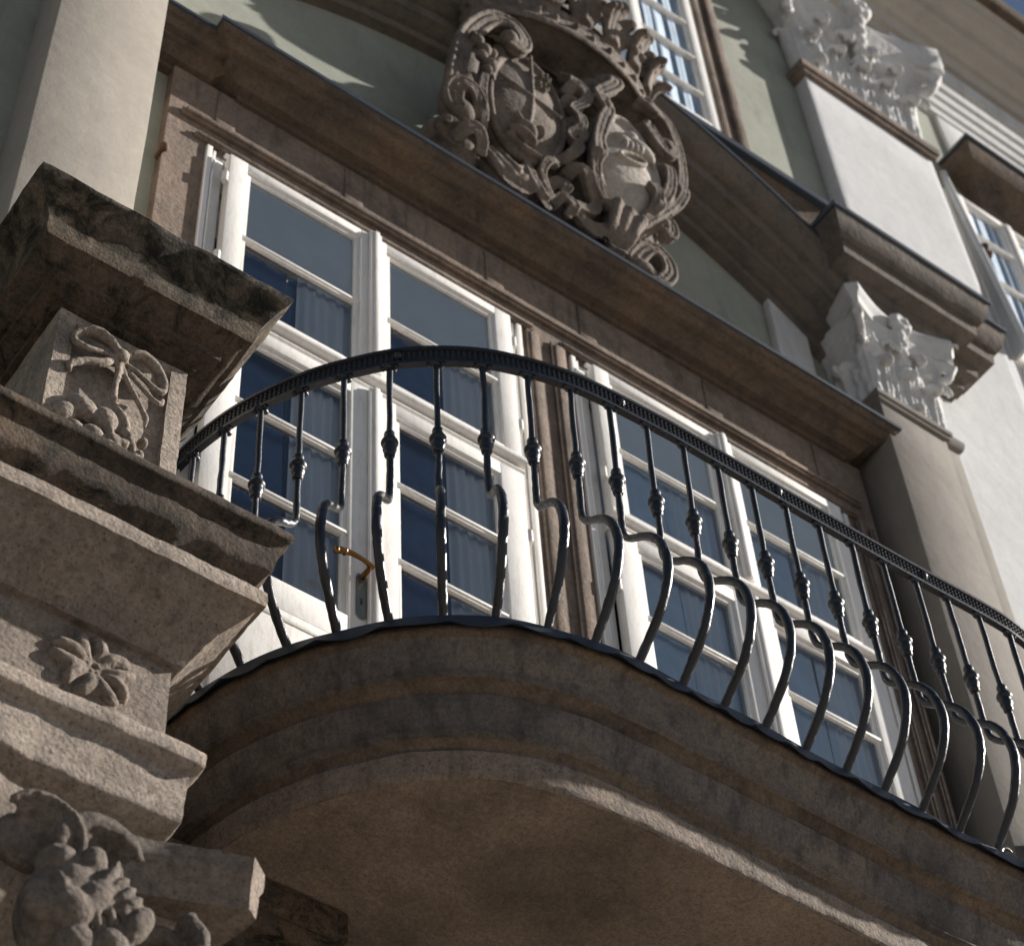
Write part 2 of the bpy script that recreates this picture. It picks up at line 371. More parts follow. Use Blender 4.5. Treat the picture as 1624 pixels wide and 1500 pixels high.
# --- capitals
def leaf(bm, base, width, height, out, fold, ang, lobes=5, thick=0.02):
    """carved acanthus leaf: a lobed, ribbed sheet with thickness that leans out and curls over; ang = facing (0 = -y)"""
    ca, sa = math.cos(ang), math.sin(ang)
    def W(u, o, z): return Vector((base[0]+u*ca+o*sa, base[1]+u*sa-o*ca, base[2]+z))
    NU, NV = 20, 22; th = max(0.012, width*0.09); fr = []; bk = []
    for j in range(NV+1):
        v = j/NV
        # spine: rises, then curls outward and down
        if v < 0.7: oz = (out*0.30*(v/0.7)**2, height*0.86*v/0.7)
        else:
            a = (v-0.7)/0.3*math.pi*1.05; rc = height*0.14
            oz = (out*0.30+(out*0.70)*(1-math.cos(a))*0.5+0.0, height*0.86+rc*math.sin(a)-rc*0.5*(1-math.cos(a))*0.6)
        env = (0.72+0.28*math.sin(math.pi*min(1, v*1.25))) if v < 0.72 else max(0.30, 0.98-(v-0.72)*2.3)
        lob = 1-0.20*abs(math.sin(v*math.pi*3.6))**3
        hw = width*0.5*env*lob; r1 = []; r2 = []
        for i in range(NU+1):
            u = -1+2*i/NU
            rib = 0.10*width*math.cos(u*math.pi*3)*(1-0.3*abs(u)) - 0.16*width*u*u + (0.05*width if abs(u) < 0.12 else 0)
            o = oz[0]+rib*(0.45+0.4*v); 
            r1.append(bm.verts.new(W(u*hw, o+th, oz[1]))); r2.append(bm.verts.new(W(u*hw*0.96, o-th*0.4, oz[1]-th*0.2*v)))
        fr.append(r1); bk.append(r2)
    for j in range(NV):
        for i in range(NU):
            bm.faces.new((fr[j][i], fr[j][i+1], fr[j+1][i+1], fr[j+1][i])); bm.faces.new((bk[j][i+1], bk[j][i], bk[j+1][i], bk[j+1][i+1]))
        bm.faces.new((fr[j][0], fr[j+1][0], bk[j+1][0], bk[j][0])); bm.faces.new((fr[j+1][NU], fr[j][NU], bk[j][NU], bk[j+1][NU]))
    for i in range(NU):
        bm.faces.new((fr[0][i+1], fr[0][i], bk[0][i], bk[0][i+1])); bm.faces.new((fr[NV][i], fr[NV][i+1], bk[NV][i+1], bk[NV][i]))
def scroll(bm, c, r0, turns, rad, ax_u, ax_v, start=0.0, depth=None, taper=0.45, n=26, sgn=1):
    """spiral tube in the plane spanned by ax_u, ax_v around c"""
    pts = []; rr = []
    for i in range(n+1):
        t = i/n; a = start+sgn*turns*2*math.pi*t; r = r0*(1-0.86*t)
        p = Vector(c)+Vector(ax_u)*math.cos(a)*r+Vector(ax_v)*math.sin(a)*r
        if depth: p = p+Vector(depth)*t
        pts.append(p); rr.append(rad*(1-taper*t))
    tube(bm, pts, rr, 8, smooth=2)
def abacus(bm, xc, hw, of, z0, z1, concave, over=0.03, back=0.0, n=14):
    """slab with concave front and left/right sides and cut corners"""
    rings = []
    for z, d in ((z0, 0), (z0+(z1-z0)*0.28, 0.004), (z0+(z1-z0)*0.5, over*0.45), (z0+(z1-z0)*0.62, over*0.95), (z1, over)):
        ring = []
        ring.append((xc-hw-d*0.3, back))
        for k in range(n+1):   # left side from back to front corner
            t = k/n; o = back+(of-back)*t
            ring.append((xc-hw-d+concave*math.sin(math.pi*(0.5+0.5*t))**1.0*0.9, o))
        for k in range(n+1):
            t = k/n; x = xc-hw*0.93+2*hw*0.93*t
            ring.append((x, of+d-concave*math.sin(math.pi*t)+0.02))
        for k in range(n+1):
            t = 1-k/n; o = back+(of-back)*t
            ring.append((xc+hw+d-concave*math.sin(math.pi*(0.5+0.5*t))*0.9, o))
        ring.append((xc+hw+d*0.3, back))
        rings.append([bm.verts.new((x, -o, z)) for x, o in ring])
    N = len(rings[0])
    for a, b in zip(rings, rings[1:]):
        for k in range(N): bm.faces.new((a[k], a[(k+1) % N], b[(k+1) % N], b[k]))
    bm.faces.new(rings[0]); bm.faces.new(rings[-1])
def capital(parent, xc, hw, of, z0, z1, mat, wide=1.0, seed=1, vox=0.009):
    random.seed(seed); H = z1-z0
    bm = bmesh.new(); abacus(bm, xc, hw*1.42, of+hw*0.40, z1-H*0.20, z1, hw*0.30, over=0.03)
    ab = link('abacus', bm, mat, parent, 50)
    bm = bmesh.new()
    # bell
    prof = [(z0, 0), (z0+H*0.3, 0.0), (z0+H*0.6, hw*0.08), (z0+H*0.84, hw*0.30)]
    stack(bm, xc-hw, xc+hw, 0.0, of, prof)
    nl = 3 if wide < 1.5 else 5
    for row, (zz, hh, oo) in enumerate(((z0, H*0.40, hw*0.34/wide**0.5), (z0+H*0.05, H*0.62, hw*0.40/wide**0.5))):
        k = nl if row == 0 else nl-1
        for i in range(k):
            f = (i+0.5)/k if row == 0 else (i+1)/(k+1)
            leaf(bm, (xc-hw+2*hw*f, -of, zz), 2*hw/nl*0.95, hh, oo, 0, 0)
    for s, ang in ((-1, -math.pi/2), (1, math.pi/2)):
        for f in ((0.45,) if row else (0.25, 0.75)):
            leaf(bm, (xc+s*hw, -of*f, z0), max(of*0.9, 0.1), H*0.45, hw*0.25/wide**0.5, 0, ang)
        # corner leaf and volute
        leaf(bm, (xc+s*hw*0.95, -of*0.97, z0+H*0.02), hw*0.42/wide**0.6, H*0.55, hw*0.36/wide**0.5, 0, s*math.pi/4)
        u = Vector((s*0.7071, -0.7071, 0))
        c = Vector((xc+s*hw*1.12, -of-hw*0.16, z1-H*0.30))
        scroll(bm, c, H*0.13, 1.5, H*0.042, u, Vector((0, 0, 1)), start=1.9, n=22)
        tube(bm, [(xc+s*hw*0.35, -of-0.01, z0+H*0.42), (xc+s*hw*0.7, -of-hw*0.08, z0+H*0.62), (xc+s*hw*1.0, -of-hw*0.15, z1-H*0.20), c+u*H*0.12], [H*0.03, H*0.04, H*0.045, H*0.04], 8)
        # inner helix
        for q in ((0.28,) if wide < 1.5 else (0.25, 0.6)):
            scroll(bm, (xc+s*hw*q, -of-hw*0.10, z1-H*0.32), H*0.10, 1.3, H*0.035, Vector((s, 0, 0)), Vector((0, 0, 1)), start=1.8, n=18)
    # centre flower and drooping husks
    for q in range(7):
        a = q*2*math.pi/7
        blob(bm, (xc+math.cos(a)*H*0.06, -of-hw*0.36, z1-H*0.08+math.sin(a)*H*0.06), (H*0.045, H*0.05, H*0.045), sub=2)
    for q in range(5):
        blob(bm, (xc+random.uniform(-.02, .02), -of-hw*(0.32-0.04*q), z1-H*(0.20+0.09*q)), (H*0.05, H*0.04, H*0.055), sub=2)
    for q in range(4 if wide < 1.5 else 6):
        f = random.random()
        blob(bm, (xc-hw+2*hw*f, -of-hw*0.10-random.random()*0.03, z0+H*random.uniform(0.05, 0.75)), (H*random.uniform(.02, .045), H*0.03, H*random.uniform(.03, .07)), (0, random.uniform(-.6, .6), 0), sub=2)
    o = link('carved_foliage', bm, mat, parent, 80); remesh(o, vox, 1, 0.008, 0.03)
    return o
# lower right capital
bm = bmesh.new()
stack(bm, 6.043, 6.525, 0.0, 0.27, [(11.17, 0.0), (11.18, 0.016), (11.205, 0.02), (11.21, 0.028), (11.23, 0.032), (11.25, 0.028), (11.252, 0.006)])
link('neck_moulding', bm, M['beige_grey'], B)
bm = bmesh.new(); stack(bm, 6.07, 6.50, 0.0, 0.24, [(11.252, 0), (11.40, 0)])
cr = link('capital', bm, M['white_trim'], B)
capital(cr, 6.295, 0.268, 0.27, 11.25, 12.04, M['white_trim'], 1.0, 3)
# upper right capital
bm = bmesh.new()
stack(bm, 6.537, 7.735, 0.0, 0.11, [(15.60, 0.0), (15.615, 0.03), (15.66, 0.036), (15.665, 0.05), (15.71, 0.056), (15.75, 0.05), (15.752, 0.01)])
link('neck_moulding', bm, M['trim'], B)
bm = bmesh.new(); stack(bm, 6.56, 7.71, 0.0, 0.08, [(15.752, 0), (15.95, 0)])
cu = link('capital', bm, M['white_trim'], B)
capital(cu, 7.136, 0.60, 0.10, 15.75, 17.1, M['white_trim'], 2.0, 5, 0.014)

# --- ressaut of the middle entablature
bm = bmesh.new()
prof = [(12.035, 0.0), (12.04, 0.022), (12.09, 0.026), (12.094, 0.055), (12.125, 0.08), (12.13, 0.10), (12.21, 0.105), (12.214, 0.13), (12.24, 0.165), (12.244, 0.19), (12.34, 0.20), (12.344, 0.22), (12.40, 0.255), (12.46, 0.27), (12.53, 0.28)]
stack(bm, 6.055, 6.69, 0.0, 0.27, prof, n=(1, 10), rough=0.002)
link('entablature_block', bm, M['grey_cornice'], B)
bm = bmesh.new(); stack(bm, 6.055, 6.69, 0.0, 0.27, [(12.531, 0.283), (12.533, 0.293), (12.565, 0.296), (12.58, 0.27), (12.62, 0.0)])
link('cornice_flashing', bm, M['zinc'], B)
bm = bmesh.new(); stack(bm, 6.5, 6.925, 0.0, 0.20, [(z-0.004, d*0.92) for z, d in prof])
link('entablature_block', bm, M['grey_cornice'], B)
bm = bmesh.new(); stack(bm, 6.5, 6.925, 0.0, 0.20, [(12.528, 0.262), (12.53, 0.272), (12.56, 0.274), (12.60, 0.0)])
link('cornice_flashing', bm, M['zinc'], B)

# --- arched middle cornice between the pilasters
def arch_z(x): return 13.14-0.19*(x-3.9)**2
bm = bmesh.new()
prof = [(-0.52, 0.03), (-0.515, 0.06), (-0.45, 0.065), (-0.446, 0.10), (-0.42, 0.13), (-0.416, 0.15), (-0.335, 0.155), (-0.331, 0.18), (-0.30, 0.22), (-0.296, 0.25), (-0.20, 0.26), (-0.196, 0.29), (-0.17, 0.32), (-0.10, 0.345), (-0.05, 0.365), (-0.03, 0.370)]
prev = None; N = 60
for i in range(N+1):
    x = 1.72+(6.03-1.72)*i/N; z = arch_z(x)
    ring = [bm.verts.new((x, 0.02, z-0.53))]+[bm.verts.new((x, -d, z+h)) for h, d in prof]+[bm.verts.new((x, 0.02, z-0.02))]
    if prev:
        for a in range(len(ring)-1): bm.faces.new((prev[a], ring[a], ring[a+1], prev[a+1]))
    prev = ring
link('arched_cornice', bm, M['grey_cornice'], B)
bm = bmesh.new(); prev = None
for i in range(N+1):
    x = 1.72+(6.03-1.72)*i/N; z = arch_z(x)
    ring = [bm.verts.new((x, -d, z+h)) for h, d in ((-0.028, 0.365), (-0.026, 0.380), (0.0, 0.382), (0.006, 0.37), (0.03, 0.0))]
    if prev:
        for a in range(4): bm.faces.new((prev[a], ring[a], ring[a+1], prev[a+1]))
    prev = ring
link('cornice_flashing', bm, M['zinc'], B)

# --- door surround with lintel, mullion strip and cornice
bm = bmesh.new()
for (x0, x1, z0, z1) in ((1.905, D1[0], FL-0.1, 10.20), (D1[1], D2[0], FL-0.1, 10.20), (D2[1], 5.99, FL-0.1, 10.20), (1.905, 5.99, 10.20, 10.76)):
    box(bm, x0, x1, 0.0, 0.06, z0, z1)
bmesh.ops.remove_doubles(bm, verts=bm.verts, dist=0.0005)
def ridge(bm, pts, w, h, o):
    """raised half-round moulding running through (x, z) points on the face at outward distance o"""
    for (xa, za), (xb, zb) in zip(pts, pts[1:]):
        if xa == xb: stackline = ((xa-w/2, xa+w/2, min(za, zb)-w/2, max(za, zb)+w/2))
        else: stackline = (min(xa, xb)-w/2, max(xa, xb)+w/2, za-w/2, za+w/2)
        x0, x1, z0, z1 = stackline
        for q, s in ((0, 1.0), (1, 0.6)):
            dx = w*0.22*q; box(bm, x0+dx, x1-dx, o+h*0.6*q, o+h*(0.6+0.4*q), z0+dx, z1-dx, 0.004)
ridge(bm, [(1.99, 10.395), (5.88, 10.395)], 0.05, 0.035, 0.0602)
ridge(bm, [(2.06, 10.265), (3.83, 10.265)], 0.04, 0.028, 0.0602)
ridge(bm, [(4.02, 10.265), (5.84, 10.265)], 0.04, 0.028, 0.0602)
for x, w_ in ((3.845, 0.075), (3.99, 0.085)):
    ridge(bm, [(x, FL), (x, 10.2)], w_, 0.024, 0.0606)
ridge(bm, [(5.85, FL), (5.85, 10.2)], 0.04, 0.03, 0.0606)
ridge(bm, [(5.94, FL), (5.94, 10.2)], 0.035, 0.03, 0.0606)
for x in (2.18, 2.86, 3.65, 4.2, 4.98, 5.7):
    box(bm, x-0.05, x+0.05, 0.0602, 0.067, 10.46, 10.735, 0.003)
sr = link('door_surround', bm, M['trim'], B, 40)
sd = sr.modifiers.new('sub', 'SUBSURF'); sd.subdivision_type = 'SIMPLE'; sd.levels = 0; sd.render_levels = 0
for (x, z) in ((1.90, 9.98), (1.90, 8.1)):
    bm = bmesh.new(); tube(bm, [(x, -0.02, z), (x, -0.075, z)], [0.012, 0.012], 10, smooth=1)
    blob(bm, (x, -0.085, z), (0.022, 0.020, 0.026)); link('iron_bolt', bm, M['rust'], B)
# door cornice: central part and slightly recessed ends
cprof = [(10.745, 0.0), (10.746, 0.022), (10.776, 0.026), (10.778, 0.070), (10.792, 0.080), (10.808, 0.100), (10.818, 0.118), (10.819, 0.140), (10.852, 0.144), (10.854, 0.178), (10.862, 0.190), (10.874, 0.200), (10.888, 0.206), (10.889, 0.222), (10.922, 0.238)]
bm = bmesh.new(); stack(bm, 2.24, 5.86, 0.0, 0.058, cprof, n=(1, 40), rough=0.002)
link('door_cornice', bm, M['hood'], B, 28)
bm = bmesh.new(); stack(bm, 1.70, 2.02, 0.0, 0.02, [(z-0.002, d*0.9) for z, d in cprof]); link('door_cornice', bm, M['hood'], B, 28)
bm = bmesh.new(); stack(bm, 2.24, 5.86, 0.0, 0.058, [(10.923, 0.239), (10.924, 0.248), (10.944, 0.251), (10.958, 0.23), (11.00, 0.0)]); link('cornice_flashing', bm, M['zinc'], B)
bm = bmesh.new(); stack(bm, 1.70, 2.02, 0.0, 0.02, [(10.921, 0.216), (10.922, 0.224), (10.940, 0.226), (10.97, 0.0)]); link('cornice_flashing', bm, M['zinc'], B)

# --- french doors
def handle_mesh(x, z, o):
    bm = bmesh.new()
    tube(bm, [(x, -o, z), (x, -o-0.05, z), (x-0.005, -o-0.062, z+0.002)], [0.012, 0.010, 0.012], 10, smooth=3)
    tube(bm, [(x+0.01, -o-0.062, z), (x-0.04, -o-0.066, z+0.012), (x-0.09, -o-0.064, z+0.016), (x-0.125, -o-0.06, z+0.010), (x-0.14, -o-0.058, z+0.004)], [0.011, 0.009, 0.011, 0.014, 0.012], 10, smooth=4)
    blob(bm, (x-0.145, -o-0.058, z+0.004), (0.012, 0.014, 0.018), sub=2); blob(bm, (x-0.11, -o-0.06, z+0.012), (0.008, 0.016, 0.017), sub=2)
    return bm
def glazed_frame(bm, x0, x1, z0, z1, o0, o1, stile, top, bot, muntins, stile_r=None):
    sr_ = stile_r or stile
    gx0, gx1, gz0, gz1 = x0+stile, x1-sr_, z0+bot, z1-top
    e = 0.002
    box(bm, x0, gx0, o0, o1, z0, z1, 0.003); box(bm, gx1, x1, o0, o1, z0, z1, 0.003)
    box(bm, gx0-e, gx1+e, o0, o1-0.001, gz1, z1, 0.003); box(bm, gx0-e, gx1+e, o0, o1-0.001, z0, gz0, 0.003)
    # glazing bead, a sloping step round the glass
    mo = o1-0.014
    for q in (0, 1):
        w = 0.012*(2-q); oo = mo+0.005*(1-q)-0.004
        box(bm, gx0-e, gx0+w, o0+0.004, oo, gz0, gz1, 0.002); box(bm, gx1-w, gx1+e, o0+0.004, oo, gz0, gz1, 0.002)
        box(bm, gx0, gx1, o0+0.0045, oo-0.0005, gz0-e, gz0+w, 0.002); box(bm, gx0, gx1, o0+0.0045, oo-0.0005, gz1-w, gz1+e, 0.002)
    for z in muntins:
        box(bm, gx0, gx1, o0+0.006, o1-0.012, z-0.016, z+0.016, 0.006)
        box(bm, gx0, gx1, o0+0.008, o1-0.004, z-0.007, z+0.007, 0.002)
    return gx0, gx1, gz0, gz1
def pane(parent, x0, x1, z0, z1, o):
    bm = bmesh.new()
    bm.faces.new([bm.verts.new(p) for p in ((x0, -o, z0), (x1, -o, z0), (x1, -o, z1), (x0, -o, z1))])
    me = bpy.data.meshes.new('glass_pane'); bm.normal_update(); bm.faces.ensure_lookup_table()
    if bm.faces[0].normal.y > 0: bmesh.ops.reverse_faces(bm, faces=bm.faces)
    bm.to_mesh(me); bm.free(); me.materials.append(GLASS[0])
    o_ = bpy.data.objects.new('glass_pane', me); C.objects.link(o_); o_.parent = parent
    return o_
def french_door(x0, x1, handle, sky_sheet=False):
    xm = (x0+x1)/2-0.003; zt = 10.2; tr = (9.0, 9.10)
    bm = bmesh.new()
    # outer frame boards with a groove, set on the stone
    for s, (a, b_) in ((-1, (x0, x0+0.095)), (1, (x1-0.095, x1))):
        w = b_-a
        box(bm, a, b_, -0.08, 0.055, FL, zt+0.03, 0.003)
        box(bm, a+0.002, a+0.03, 0.0, 0.075, FL, zt+0.028, 0.004) if s < 0 else box(bm, b_-0.03, b_-0.002, 0.0, 0.075, FL, zt+0.028, 0.004)
        c = a+0.045 if s < 0 else b_-0.045
        box(bm, c-0.006, c+0.006, 0.0, 0.066, FL, zt+0.02, 0.003)
    box(bm, x0+0.09, x1-0.09, -0.08, 0.056, zt-0.02, zt+0.03, 0.003)
    box(bm, x0+0.09, x1-0.09, -0.08, 0.078, zt+0.012, zt+0.032, 0.004)
    box(bm, x0+0.09, x1-0.09, -0.08, 0.056, FL, FL+0.05, 0.003)
    # transom with a roll
    box(bm, x0+0.09, x1-0.09, -0.08, 0.10, tr[0], tr[1], 0.003)
    tube(bm, [(x0+0.085, -0.105, 9.075), (x1-0.085, -0.105, 9.075)], [0.032, 0.032], 16, smooth=1)
    tube(bm, [(x0+0.085, -0.10, 9.02), (x1-0.085, -0.10, 9.02)], [0.014, 0.014], 12, smooth=1)
    F = link('french_door', bm, M['wood'], B)
    for side in (0, 1):
        a, b_ = (x0+0.098, xm-0.002) if side == 0 else (xm+0.002, x1-0.098)
        so, si = 0.088, 0.066
        sl, sr_ = (so, si) if side == 0 else (si, so)
        bm = bmesh.new()
        g = glazed_frame(bm, a, b_, 9.112, zt-0.022, 0.065, 0.115, sl, 0.055, 0.02, [9.60], sr_)
        top = link('upper_sash', bm, M['wood'], F)
        pane(F, g[0], g[1], g[2], g[3], 0.085)
        bm = bmesh.new()
        sl2, sr2 = (so+0.03, si+0.04) if side == 0 else (si+0.04, so+0.03)
        g = glazed_frame(bm, a, b_, 7.43, 8.992, 0.065, 0.115, sl2, 0.075, 0.14, [8.49, 8.03], sr2)
        # lower solid panel
        box(bm, a, b_, 0.03, 0.113, FL+0.055, 7.432, 0.003)
        box(bm, a+0.10, b_-0.10, 0.112, 0.125, FL+0.15, 7.36, 0.006)
        box(bm, a+0.075, b_-0.075, 0.113, 0.121, 7.375, 7.40, 0.004)
        link('door_leaf', bm, M['wood'], F)
        pane(F, g[0], g[1], g[2], g[3], 0.085)
    # meeting stile cover strip
    bm = bmesh.new()
    for (z0, z1) in ((FL+0.06, 8.99), (9.115, zt-0.02)):
        box(bm, xm-0.030, xm+0.030, 0.1155, 0.135, z0, z1, 0.005); box(bm, xm-0.013, xm+0.013, 0.134, 0.146, z0, z1, 0.005)
    link('cover_strip', bm, M['wood'], F)
    for z in (7.3, 8.6, 9.35, 9.98):
        for x in (x0+0.085, x1-0.085):
            bm = bmesh.new(); tube(bm, [(x, -0.105, z-0.035), (x, -0.105, z+0.035)], [0.015, 0.015], 10, smooth=1)
            link('hinge', bm, M['wood'], F)
    if handle:
        bm = bmesh.new(); box(bm, xm-0.055-0.022, xm-0.055+0.022, 0.1155, 0.120, 7.60, 7.80, 0.004)
        bmesh.ops.create_circle(bm, cap_ends=True, radius=0.022, segments=20, matrix=Matrix.Translation((xm-0.055, -0.1195, 7.60)) @ Matrix.Rotation(R(90), 4, 'X'))
        bmesh.ops.create_circle(bm, cap_ends=True, radius=0.022, segments=20, matrix=Matrix.Translation((xm-0.055, -0.1195, 7.80)) @ Matrix.Rotation(R(90), 4, 'X'))
        link('handle_plate', bm, M['plate'], F)
        bm = handle_mesh(xm-0.055, 7.80, 0.12); link('handle', bm, M['brass'], F)
        bm = bmesh.new(); box(bm, xm-0.06, xm-0.05, 0.1202, 0.1215, 7.655, 7.685); link('keyhole', bm, M['iron'], F)
    # inner casement and curtains behind the glass
    bm = bmesh.new()
    for k in (0, 1):
        a, b_ = (x0+0.1, xm) if k == 0 else (xm, x1-0.1)
        for (x, w) in ((a+0.40, 0.035), (a+0.62, 0.03)): box(bm, x, x+w, -0.07, -0.04, FL, 9.72, 0.003)
        for z in (7.45, 8.2, 8.98): box(bm, a+0.44, a+0.62, -0.068, -0.042, z, z+0.04, 0.003)
    box(bm, x0, x1, -0.34, -0.12, 9.76, 10.6)
    link('inner_frame', bm, M['inner_wood'], F)
    bm = bmesh.new(); box(bm, x0+0.1, x1-0.1, 0.066, 0.078, 9.66, 10.18, 0.002); link('roller_blind', bm, M['blind'], F)
    bm = bmesh.new()
    for k in (0, 1):
        a = (x0+0.1, xm)[k]; prev = None
        for i in range(49):
            t = i/48; x = a+0.40+0.30*t; y = -0.045+0.008*math.sin(t*40)+0.004*math.sin(t*17+1)
            cur = [bm.verts.new((x, y, z)) for z in (FL, 10.0)]
            if prev: bm.faces.new((prev[0], cur[0], cur[1], prev[1]))
            prev = cur
    link('curtain', bm, M['curtain'], F)
    reflection_sheets(F, x0+0.1, x1-0.1, FL, 9.64, 4, 'sky_sheet' if sky_sheet else 'navy')
    return F
def reflection_sheets(F, x0, x1, z0, z1, n, mat='sky_sheet'):
    """added sheets close behind the glass, painted as its reflection, with a few darker gaps"""
    bm = bmesh.new(); w = (x1-x0)/n
    for k in range(n):
        prev = None; a = x0+k*w; g = 0.05*w if k % 2 else 0.015*w
        for i in range(31):
            t = i/30; x = a+g+(w-g)*t; y = (-0.045 if mat == 'sky_sheet' else -0.02)+0.004*math.sin(t*17+k)+0.002*math.sin(t*43)
            cur = [bm.verts.new((x+0.02*math.sin(z*1.7+k), y, z)) for z in (z0, (z0+z1)/2, z1)]
            if prev:
                for q in (0, 1): bm.faces.new((prev[q], cur[q], cur[q+1], prev[q+1]))
            prev = cur
    link('pane_reflection_sheet', bm, M[mat], F)
french_door(*D1, True); GLASS[0] = M['glass_old']; french_door(*D2, False, True); GLASS[0] = M['glass_upper']

# --- upper floor window above the cornice
def casement_window(x0, x1, z0, z1, rows, surround=True):
    bm = bmesh.new()
    box(bm, x0, x0+0.06, -0.08, 0.05, z0, z1, 0.003); box(bm, x1-0.06, x1, -0.08, 0.05, z0, z1, 0.003)
    box(bm, x0+0.055, x1-0.055, -0.08, 0.049, z1-0.06, z1, 0.003); box(bm, x0+0.055, x1-0.055, -0.08, 0.049, z0, z0+0.06, 0.003)
    F = link('window', bm, M['wood'], B); xm = (x0+x1)/2
    for a, b_ in ((x0+0.062, xm-0.002), (xm+0.002, x1-0.062)):
        bm = bmesh.new(); g = glazed_frame(bm, a, b_, z0+0.062, z1-0.062, 0.02, 0.085, 0.06, 0.06, 0.06, rows)
        link('sash', bm, M['wood'], F); pane(F, g[0], g[1], g[2], g[3], 0.045)
    bm = bmesh.new(); box(bm, xm-0.025, xm+0.025, 0.086, 0.10, z0+0.07, z1-0.07, 0.005); link('cover_strip', bm, M['wood'], F)
    bm = bmesh.new(); prev = None
    for i in range(61):
        t = i/60; x = x0+0.1+(x1-x0-0.2)*t; y = 0.25+0.02*math.sin(t*60)+0.012*math.sin(t*23)
        cur = [bm.verts.new((x, y, z)) for z in (z0, z1-0.2)]
        if prev and not (0.30 < t < 0.42): bm.faces.new((prev[0], cur[0], cur[1], prev[1]))
        prev = cur
    link('curtain', bm, M['curtain'], F); reflection_sheets(F, x0+0.07, x1-0.07, z0+0.06, z1-0.06, 3)
    return F
casement_window(4.30, 5.58, 13.72, 16.3, [14.22, 14.72, 15.22, 15.72])
bm = bmesh.new()
for x0, x1 in ((4.10, 4.30), (5.58, 5.78)):
    box(bm, x0, x1, 0.0, 0.05, 13.72, 16.3); 
    c = x0+0.05 if x0 < 5 else x1-0.05
    box(bm, c-0.035, c+0.035, 0.0502, 0.085, 13.74, 16.3, 0.008); c2 = x1-0.03 if x0 < 5 else x0+0.03
    box(bm, c2-0.022, c2+0.022, 0.0502, 0.07, 13.74, 16.3, 0.006)
box(bm, 4.10, 5.78, 0.0, 0.051, 16.3, 16.45)
link('window_surround', bm, M['trim'], B)
bm = bmesh.new(); stack(bm, 4.05, 5.83, 0.0, 0.05, [(16.46, 0), (16.47, 0.05), (16.55, 0.08), (16.60, 0.16), (16.66, 0.18)]); link('window_hood', bm, M['hood'], B)
bm = bmesh.new(); stack(bm, 4.0, 6.22, 0.0, 0.02, [(13.05, 0.0), (13.42, 0.01), (13.50, 0.03), (13.60, 0.07)]); link('window_sill', bm, M['hood'], B)
bm = bmesh.new(); stack(bm, 4.0, 6.22, 0.0, 0.02, [(13.605, 0.10), (13.61, 0.115), (13.66, 0.12), (13.685, 0.09), (13.71, 0.0)]); link('sill_flashing', bm, M['zinc'], B)

# --- right hand window with its hood
casement_window(7.88, 9.0, 12.6, 15.47, [13.2, 13.77, 14.36, 14.92])
bm = bmesh.new(); stack(bm, 8.30, 10.2, 0.0, 0.01, [(15.48, 0.03), (15.52, 0.05), (15.62, 0.06), (15.66, 0.10), (15.74, 0.14), (15.78, 0.20), (15.86, 0.24), (15.93, 0.27), (15.98, 0.275)]); link('window_hood', bm, M['hood'], B)
bm = bmesh.new(); stack(bm, 8.30, 10.2, 0.0, 0.01, [(15.985, 0.28), (15.99, 0.295), (16.02, 0.295), (16.05, 0.0)]); link('hood_flashing', bm, M['zinc'], B)
# panel and thin strips right of the upper pilaster
bm = bmesh.new(); box(bm, 8.20, 8.62, 0.0, 0.03, 16.02, 16.95, 0.004); link('wall_panel', bm, M['white_trim'], B)
# main entablature and eave
bm = bmesh.new()
ep = [(16.90, 0.0), (16.905, 0.04), (16.985, 0.045), (16.99, 0.02), (17.04, 0.02), (17.05, 0.055), (17.15, 0.06), (17.155, 0.03), (17.21, 0.03), (17.22, 0.07), (17.32, 0.075), (17.325, 0.045), (17.39, 0.045), (17.40, 0.085), (17.50, 0.09), (17.505, 0.06), (17.60, 0.06), (17.61, 0.10), (17.70, 0.12), (17.76, 0.12), (17.77, 0.09)]
link('architrave', (stack(bm, 7.95, 15.9, 0.0, 0.0, ep), bm)[1], M['white_trim'], B)
bm = bmesh.new()
ep = [(17.78, 0.08), (17.88, 0.085), (17.89, 0.13), (17.96, 0.15), (18.0, 0.16), (18.01, 0.20), (18.07, 0.24), (18.10, 0.31), (18.11, 0.33), (18.20, 0.335), (18.22, 0.38), (18.27, 0.40), (18.30, 0.44), (18.31, 0.50), (18.40, 0.51), (18.44, 0.55)]
stack(bm, -5.9, 15.9, 0.0, 0.0, ep); link('eave_cornice', bm, M['eave'], B)
bm = bmesh.new(); stack(bm, -5.9, 15.9, 0.0, 0.0, [(18.442, 0.55), (18.445, 0.60), (18.49, 0.63), (18.58, 0.64), (18.62, 0.60)]); link('gutter', bm, M['hood'], B)
bm = bmesh.new()
v = [bm.verts.new(p) for p in ((-6.5, -0.55, 18.62), (16.5, -0.55, 18.62), (16.5, 4.5, 21.6), (-6.5, 4.5, 21.6), (-6.5, 9.6, 18.5), (16.5, 9.6, 18.5))]
bm.faces.new(v[:4]); bm.faces.new((v[3], v[2], v[5], v[4])); link('roof', bm, M['roof'], B)

